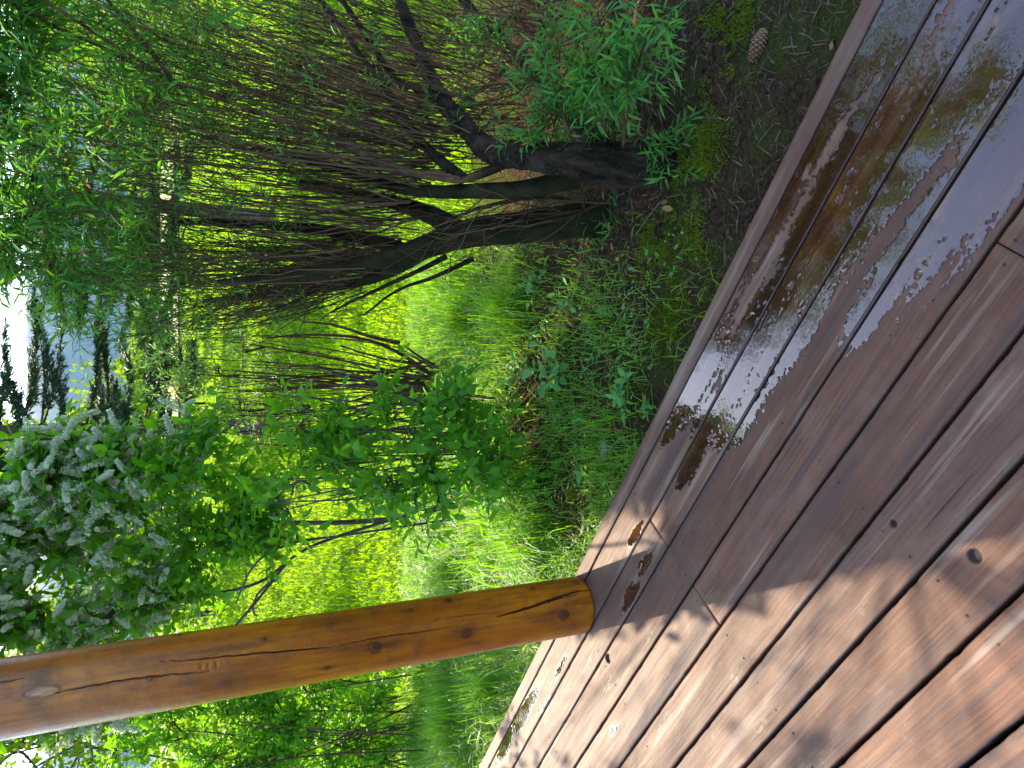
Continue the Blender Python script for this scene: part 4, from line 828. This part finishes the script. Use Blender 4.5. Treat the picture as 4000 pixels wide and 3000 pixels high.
# tall tussocks beside the post and along the lawn edge
TUS = [(2000, 2010, 'tall grass tussock glowing in the sun, nearest the leafy bush'), (1930, 2130, 'tall grass tussock in the sun right beside the log post'), (2110, 2110, 'grass tussock in the sun against the deck edge beside the post'), (1800, 2230, 'tall sunlit grass tussock partly behind the log post'), (1760, 1130, 'sunlit grass tussock beside the dark willow trunk'), (1840, 1230, 'grass tussock below the bare willow branch at the lawn edge'), (2020, 1200, 'grass tussock among dock leaves on the shaded bank'), (1950, 2680, 'shaded grass tussock left of the log post'), (1800, 2820, 'shaded grass tussock under the left shrub'), (2080, 1930, 'grass tussock under the right tip of the leafy bush')]
for x_, y_, lb in TUS:
    c = gp(x_, y_); acc = Acc(); n = 420; r_ = np.abs(R.normal(size=n)) * .10; a = R.uniform(0, TAU, n); P = on_ground(c[0] + r_ * np.cos(a) * 1.5, c[1] + r_ * np.sin(a)); P = P[off_deck(P, .02)]
    blades(acc, P, R.uniform(.16, .34, len(P)), .65, .0021, .04, .45); o = acc.build('grass_tussock', M['grass'], label=lb, cat='grass', group='grass tussocks by the deck')
# moss cushions
MO = [(2880, 300, .10), (2760, 560, .13), (2700, 700, .12), (2620, 830, .11), (2560, 940, .12), (2660, 930, .10), (2700, 860, .09), (2480, 800, .08), (2840, 110, .12), (2740, 1010, .10), (2620, 1060, .12), (2680, 1150, .10), (2560, 1300, .10), (2640, 1260, .09), (2420, 1560, .10), (2330, 1780, .12), (2480, 1500, .07), (2300, 1650, .08), (2900, 60, .09), (2500, 1010, .10), (2790, 430, .10), (1990, 2650, .12), (2240, 1960, .09), (2200, 2060, .06)]
acc = Acc()
for x_, y_, r_ in MO:
    c = gp(x_, y_); n = int(2200 * (r_ / .1) ** 2); a = R.uniform(0, TAU, n); rr = R.uniform(0, 1, n) ** .6 * r_ * 1.25 * (0.6 + .8 * fbm(np.cos(a) * 2 + x_, np.sin(a) * 2, 3)); X_ = c[0] + rr * np.cos(a); Y_ = c[1] + rr * np.sin(a)
    P = on_ground(X_, Y_); P[:, 2] += (.010 * (1 - (rr / r_ / 1.25) ** 2).clip(0) + .024 * (fbm(X_ * 22, Y_ * 22, 2) - .4)); k = off_deck(P, .012) & (fbm(X_ * 11 + 1.5 * fbm(X_ * 30, Y_ * 30, 4), Y_ * 11 + 1.5 * fbm(X_ * 30 + 9, Y_ * 30, 6), 5) > .40 + .25 * (rr / r_) ** 2 * R.uniform(0, 1, n)); P = P[k]; n = len(P)
    tv = np.array([(0, -.22, 0), (1, 0, .1), (0, .22, 0)]); inst(acc, (tv, np.array([(0, 1, 2)]), np.zeros((0, 4), int)), P, rv(n, .6) + [0, 0, .8], rv(n), R.uniform(.005, .011, n), np.clip(.9 * fbm(X_[k] * 9, Y_[k] * 9, 8) + R.normal(0, .2, n), 0, 1))
acc.build('moss', M['moss'], kind='stuff', label='yellow-green moss cushions on the soil along the deck', cat='moss')
# needle and twig litter
acc = Acc(); n = 60000; x = R.uniform(-2.6, 1.8, n); y = R.uniform(1.0, 4.2, n); P = on_ground(x, y); px, py, pz = proj(P); k = off_deck(P, .006) & (pz < 3.2) & (R.uniform(size=n) < np.where(py < 1100, 1, .4) * np.clip(fbm(x * 5, y * 5, 21) * 2.2 - .3, .1, 1)); P = P[k] + [0, 0, .007]; n = len(P)
tv = np.array([(0, -.03, 0), (.5, -.03, .07), (1, 0, 0), (.5, .03, .07), (0, .03, 0)]); inst(acc, (tv, np.array([(1, 2, 3)]), np.array([(0, 1, 3, 4)])), P, np.stack([R.normal(size=n), R.normal(size=n), R.normal(size=n) * .25], -1), rv(n), R.uniform(.012, .055, n) * R.choice([1, 1, 1, 1.8], n), R.uniform(0, 1, n))
acc.build('litter', M['stick'], kind='stuff', label='dead needles and fine twigs littering the dark soil', cat='litter')
# small creeping leaves on the bank
acc = Acc(); n = 9000; x = R.uniform(-2.8, 1.2, n); y = R.uniform(1.6, 4.4, n); P = on_ground(x, y); px, py, pz = proj(P); k = off_deck(P, .02) & (R.uniform(size=n) < np.clip(fbm(x * 4, y * 4, 61) * 3 - 1.1, 0, 1) * np.clip((py - 850) / 300, 0, 1)); P = P[k]; P[:, 2] += R.uniform(.01, .07, len(P)); n = len(P)
inst(acc, OVATE, P, np.stack([R.normal(size=n), R.normal(size=n), R.normal(size=n) * .3], -1), rv(n, .4) + [0, 0, 1], R.uniform(.010, .030, n), R.uniform(0, .9, n)); acc.build('ground_cover', M['weed_leaf'], kind='stuff', label='small creeping green leaves among the bank grass', cat='ground cover')
# fallen willow leaves and pale crumbs
acc = Acc(); n = 420; x = R.uniform(-2.2, 1.8, n); y = R.uniform(1.2, 3.8, n); P = on_ground(x, y) + [0, 0, .012]; k = off_deck(P, .02); P = P[k]; n = len(P)
inst(acc, LANCE, P, np.stack([R.normal(size=n), R.normal(size=n), R.normal(size=n) * .2], -1), rv(n, .4) + [0, 0, 1], R.uniform(.015, .045, n), R.uniform(0, .9, n)); acc.build('fallen_leaves', M['dry_leaf'], kind='stuff', label='small dry brown leaves scattered on the soil', cat='leaves')

# ------------------------------------------------------------------ small plants
def weed(name, x, y, n, L, size, tpl, label, up=.9, stems=6, mat='weed_leaf'):
    c = gp(x, y); o = thing(name, c, label, 'plant', 'weeds on the bank'); st = Acc(); lf = Acc(); me = mesh_np('leaf', tpl[0], [tpl[1], tpl[2]], {'var': np.full(len(tpl[0]), .4)}); me.materials.append(M[mat])
    for k_ in range(stems):
        d = np.array([R.normal() * .5, R.normal() * .5, up]); d /= np.linalg.norm(d); l = L * R.uniform(.6, 1.15); s_ = c + np.array([R.normal() * .012, R.normal() * .012, -.01])
        path, P, X_, N_ = shoots(s_[None], d[None], l, n, .25, .95); tubes(st, path, np.linspace(.0022, .001, 5)[None], 4, var=np.array([.5]))
        for i in range(len(P)):
            if (P[i] - s_) @ d > .2 * l: single('leaf', me, None, o, P[i], X_[i], N_[i] + [0, 0, .6], size * R.uniform(.6, 1.2))
    st.build('stems', M[mat], o)
weed('mint_plant', 2450, 1545, 7, .10, .045, OVATE, 'bright green leafy rosette on the bank close to the deck', stems=7)
weed('mint_plant', 2530, 1600, 6, .06, .035, OVATE, 'small leafy sprig between the leafy rosette and the deck edge', stems=3)
weed('currant_plant', 2200, 1450, 6, .24, .055, leaf_template(.42, .12, .2, .95, .9), 'tall pale leaved weed in the middle of the bank', stems=7)
weed('currant_plant', 2060, 1430, 6, .20, .05, OVATE, 'leafy weed between the bush and the bare willow branch', stems=6)
weed('dock_plant', 2120, 1090, 4, .18, .07, OBOV, 'large leaved weed below the dark willow trunk', stems=5)
weed('dock_plant', 2040, 1150, 5, .16, .06, OVATE, 'weed with drooping leaves left of the dark willow trunk', stems=5)
weed('dock_plant', 2290, 1855, 3, .06, .07, OVATE, 'low weed with one broad leaf under the leafy bush', stems=2)
weed('mint_plant', 2660, 1035, 4, .05, .022, OVATE, 'tiny seedling on the moss beside the deck edge', stems=3)
weed('sapling', 1985, 1610, 6, .22, .045, SMALL, 'thin sapling with pale narrow leaves under the leafy bush', stems=3)
weed('sapling', 1900, 1400, 7, .40, .048, OVATE, 'upright leafy sprig at the right edge of the leafy bush', stems=4)
weed('clover_plant', 1780, 2180, 5, .14, .05, OVATE, 'sunlit weed with yellow-green leaves beside the log post', stems=5)
weed('clover_plant', 2330, 1350, 5, .10, .025, SMALL, 'small leafy weed in the thin grass of the bank', stems=6)
weed('clover_plant', 1720, 2740, 5, .16, .05, OVATE, 'shaded leafy weed left of the post under the shrub', stems=6)
weed('clover_plant', 2180, 1600, 5, .10, .030, OVATE, 'leafy weed between the pale leaved weed and the bush', stems=6)
weed('dock_plant', 2230, 1180, 5, .12, .045, OBOV, 'weed in the thin grass below the large leaved weed', stems=5)
weed('clover_plant', 2380, 1180, 5, .08, .028, SMALL, 'small leafy weed close to the moss cushions', stems=5)
weed('mint_plant', 2290, 1640, 5, .09, .030, OVATE, 'leafy weed near the small pale stone', stems=5)
# dandelion heads
th = np.arange(18) / 18 * TAU
for x_, y_, lb in ((1690, 1290, 'closed dandelion bud on a pale stem at the lawn edge'), (2235, 1500, 'small yellow flower beside the pale leaved weed'), (2380, 1830, 'small yellow flower in the grass under the leafy bush'), (2050, 1265, 'faded orange flower head beside the dock leaves')):
    c = gp(x_, y_); o = thing('dandelion', c, lb, 'flower', 'yellow flowers in the grass'); a = Acc(); h = R.uniform(.05, .12); top = c + np.array([.01, 0, h]); tubes(a, bez(c[None], (c + top)[None] / 2 + [[.01, 0, 0]], top[None], 6), np.full((1, 6), .0016), 5); a.build('stem', M['weed_leaf'], o)
    a = Acc(); X_ = np.stack([np.cos(th), np.sin(th), np.full(18, .7)], -1); inst(a, SMALL, np.repeat(top[None], 18, 0), X_, np.repeat([[0, 0, 1.0]], 18, 0), R.uniform(.009, .013, 18), R.uniform(0, 1, 18)); a.build('flower_head', M['yellow'], o)

# ------------------------------------------------------------------ pine cone, stone, fallen leaves, sticks
c = gp(2982, 178) + np.array([0, 0, .018]); o = thing('spruce_cone', c, 'long brown spruce cone lying on the dark soil near the deck', 'cone')
ax = nrm((gp(2965, 225) - gp(3000, 130))[None])[0]; A_ = nrm(np.cross(ax, [0, 0, 1.0])[None])[0]; B_ = np.cross(ax, A_); Lc = .092
a = Acc(); tubes(a, np.array([[c + ax * Lc * (t - .5) for t in np.linspace(0, 1, 10)]]), (.013 * np.sin(np.linspace(.25, 2.9, 10)))[None], 10); a.build('core', M['cone'], o)
tv = np.array([(0, -.35, 0), (.55, -.5, .08), (1, 0, .18), (.55, .5, .08), (0, .35, 0), (.5, 0, .2)]); sc_me = mesh_np('scale', tv, [np.array([(0, 1, 5), (1, 2, 5), (2, 3, 5), (3, 4, 5), (4, 0, 5)])]); sc_me.materials.append(M['cone'])
for k_ in range(90):
    u = k_ / 90; ph = k_ * 2.39996; rr = .014 * math.sin(.35 + u * 2.5); rd = A_ * math.cos(ph) + B_ * math.sin(ph); single('scale', sc_me, None, o, c + ax * Lc * (u - .5) + rd * rr * .95, ax * .75 + rd * .75, rd, .020 * (1 - .4 * abs(u - .4)))
def rock(x, y, r, label):
    c = gp(x, y); u = np.linspace(0, math.pi, 14); w = np.arange(20) / 20 * TAU; U_, W_ = np.meshgrid(u, w, indexing='ij'); n_ = np.stack([np.sin(U_) * np.cos(W_), np.sin(U_) * np.sin(W_), np.cos(U_)], -1)
    rr = r * (1 + 1.1 * (fbm(n_[..., 0] * 1.5 + x, n_[..., 1] * 1.5 + n_[..., 2], 3) - .5)); v = n_ * rr[..., None] * [1.3, 1, .6]; i, j = np.meshgrid(np.arange(13), np.arange(20), indexing='ij'); j2 = (j + 1) % 20
    o = ob('stone', mesh_np('stone', v.reshape(-1, 3), [np.stack([i * 20 + j, (i + 1) * 20 + j, (i + 1) * 20 + j2, i * 20 + j2], -1).reshape(-1, 4)]), M['stone'], None, label, 'stone', 'stones by the deck'); o.location = Vector(c)
rock(2362, 1752, .024, 'small pale stone in the moss below the leafy bush'); rock(2990, 215, .007, 'pebble next to the spruce cone'); rock(3330, 35, .008, 'pebble at the right border beside the deck edge'); rock(2720, 1010, .007, 'dark pebble on the moss by the deck edge'); rock(2050, 2420, .02, 'small stone in shaded grass below the post')
dl = leaf_template(.26, .3, -.35, .95, .8); me = mesh_np('dry_leaf', dl[0], [dl[1], dl[2]], {'var': np.full(8, .6)}); me.materials.append(M['dry_leaf'])
for x_, y_, s_, lb in ((2648, 822, .045, 'curled orange dead leaf lying on the moss below the willow'), (2625, 790, .035, 'brown dead leaf next to the curled orange one'), (2372, 880, .05, 'orange dead leaf at the foot of the dark trunk'), (2395, 905, .04, 'pale tan dead leaf at the foot of the dark trunk'), (2410, 985, .04, 'reddish dead leaf in the sunny spot below the trunk'), (2445, 610, .05, 'tan dead leaf caught on the gnarled willow trunk'), (3270, 165, .03, 'ochre dead leaf against the deck edge near the cone'), (2420, 1015, .035, 'yellow-brown dead leaf farthest left of the trunk')):
    p = gp(x_, y_) + np.array([0, 0, .02]) if 'caught' not in lb else at(x_, y_, 2.10)
    o = single('dry_leaf', me, None, None, p, rv(1)[0] * [1, 1, .3], rv(1, .4)[0] + [0, 0, 1], s_); o['label'] = lb; o['category'] = 'leaf'; o['group'] = 'dead leaves on the ground'
def stick(pts, r, label):
    a = Acc(); p = spline([gp(x, y) + np.array([0, 0, h]) for x, y, h in pts], 14); o = thing('stick', p[0], label, 'stick', 'sticks on the ground'); tubes(a, p[None], np.linspace(r, r * .5, 14)[None], 6); a.build('stick_wood', M['stick'], o)
stick([(2665, 1155, .02), (2740, 1085, .04), (2835, 1040, .05)], .0025, 'thin dry stalk leaning against the deck edge'); stick([(2700, 360, .02), (2620, 300, .03), (2540, 200, .03)], .003, 'dark stick under the low willow leaves'); stick([(2900, 190, .015), (2870, 150, .02), (2840, 120, .015)], .002, 'thin bent stick beside the spruce cone'); stick([(2500, 920, .02), (2610, 790, .03), (2700, 760, .02)], .003, 'brown stick lying over the moss below the trunks'); stick([(2600, 400, .015), (2700, 480, .03), (2760, 500, .015)], .002, 'pale straw in the needle litter')
print('LEAVES', nW, nC, nB, nY, nL)
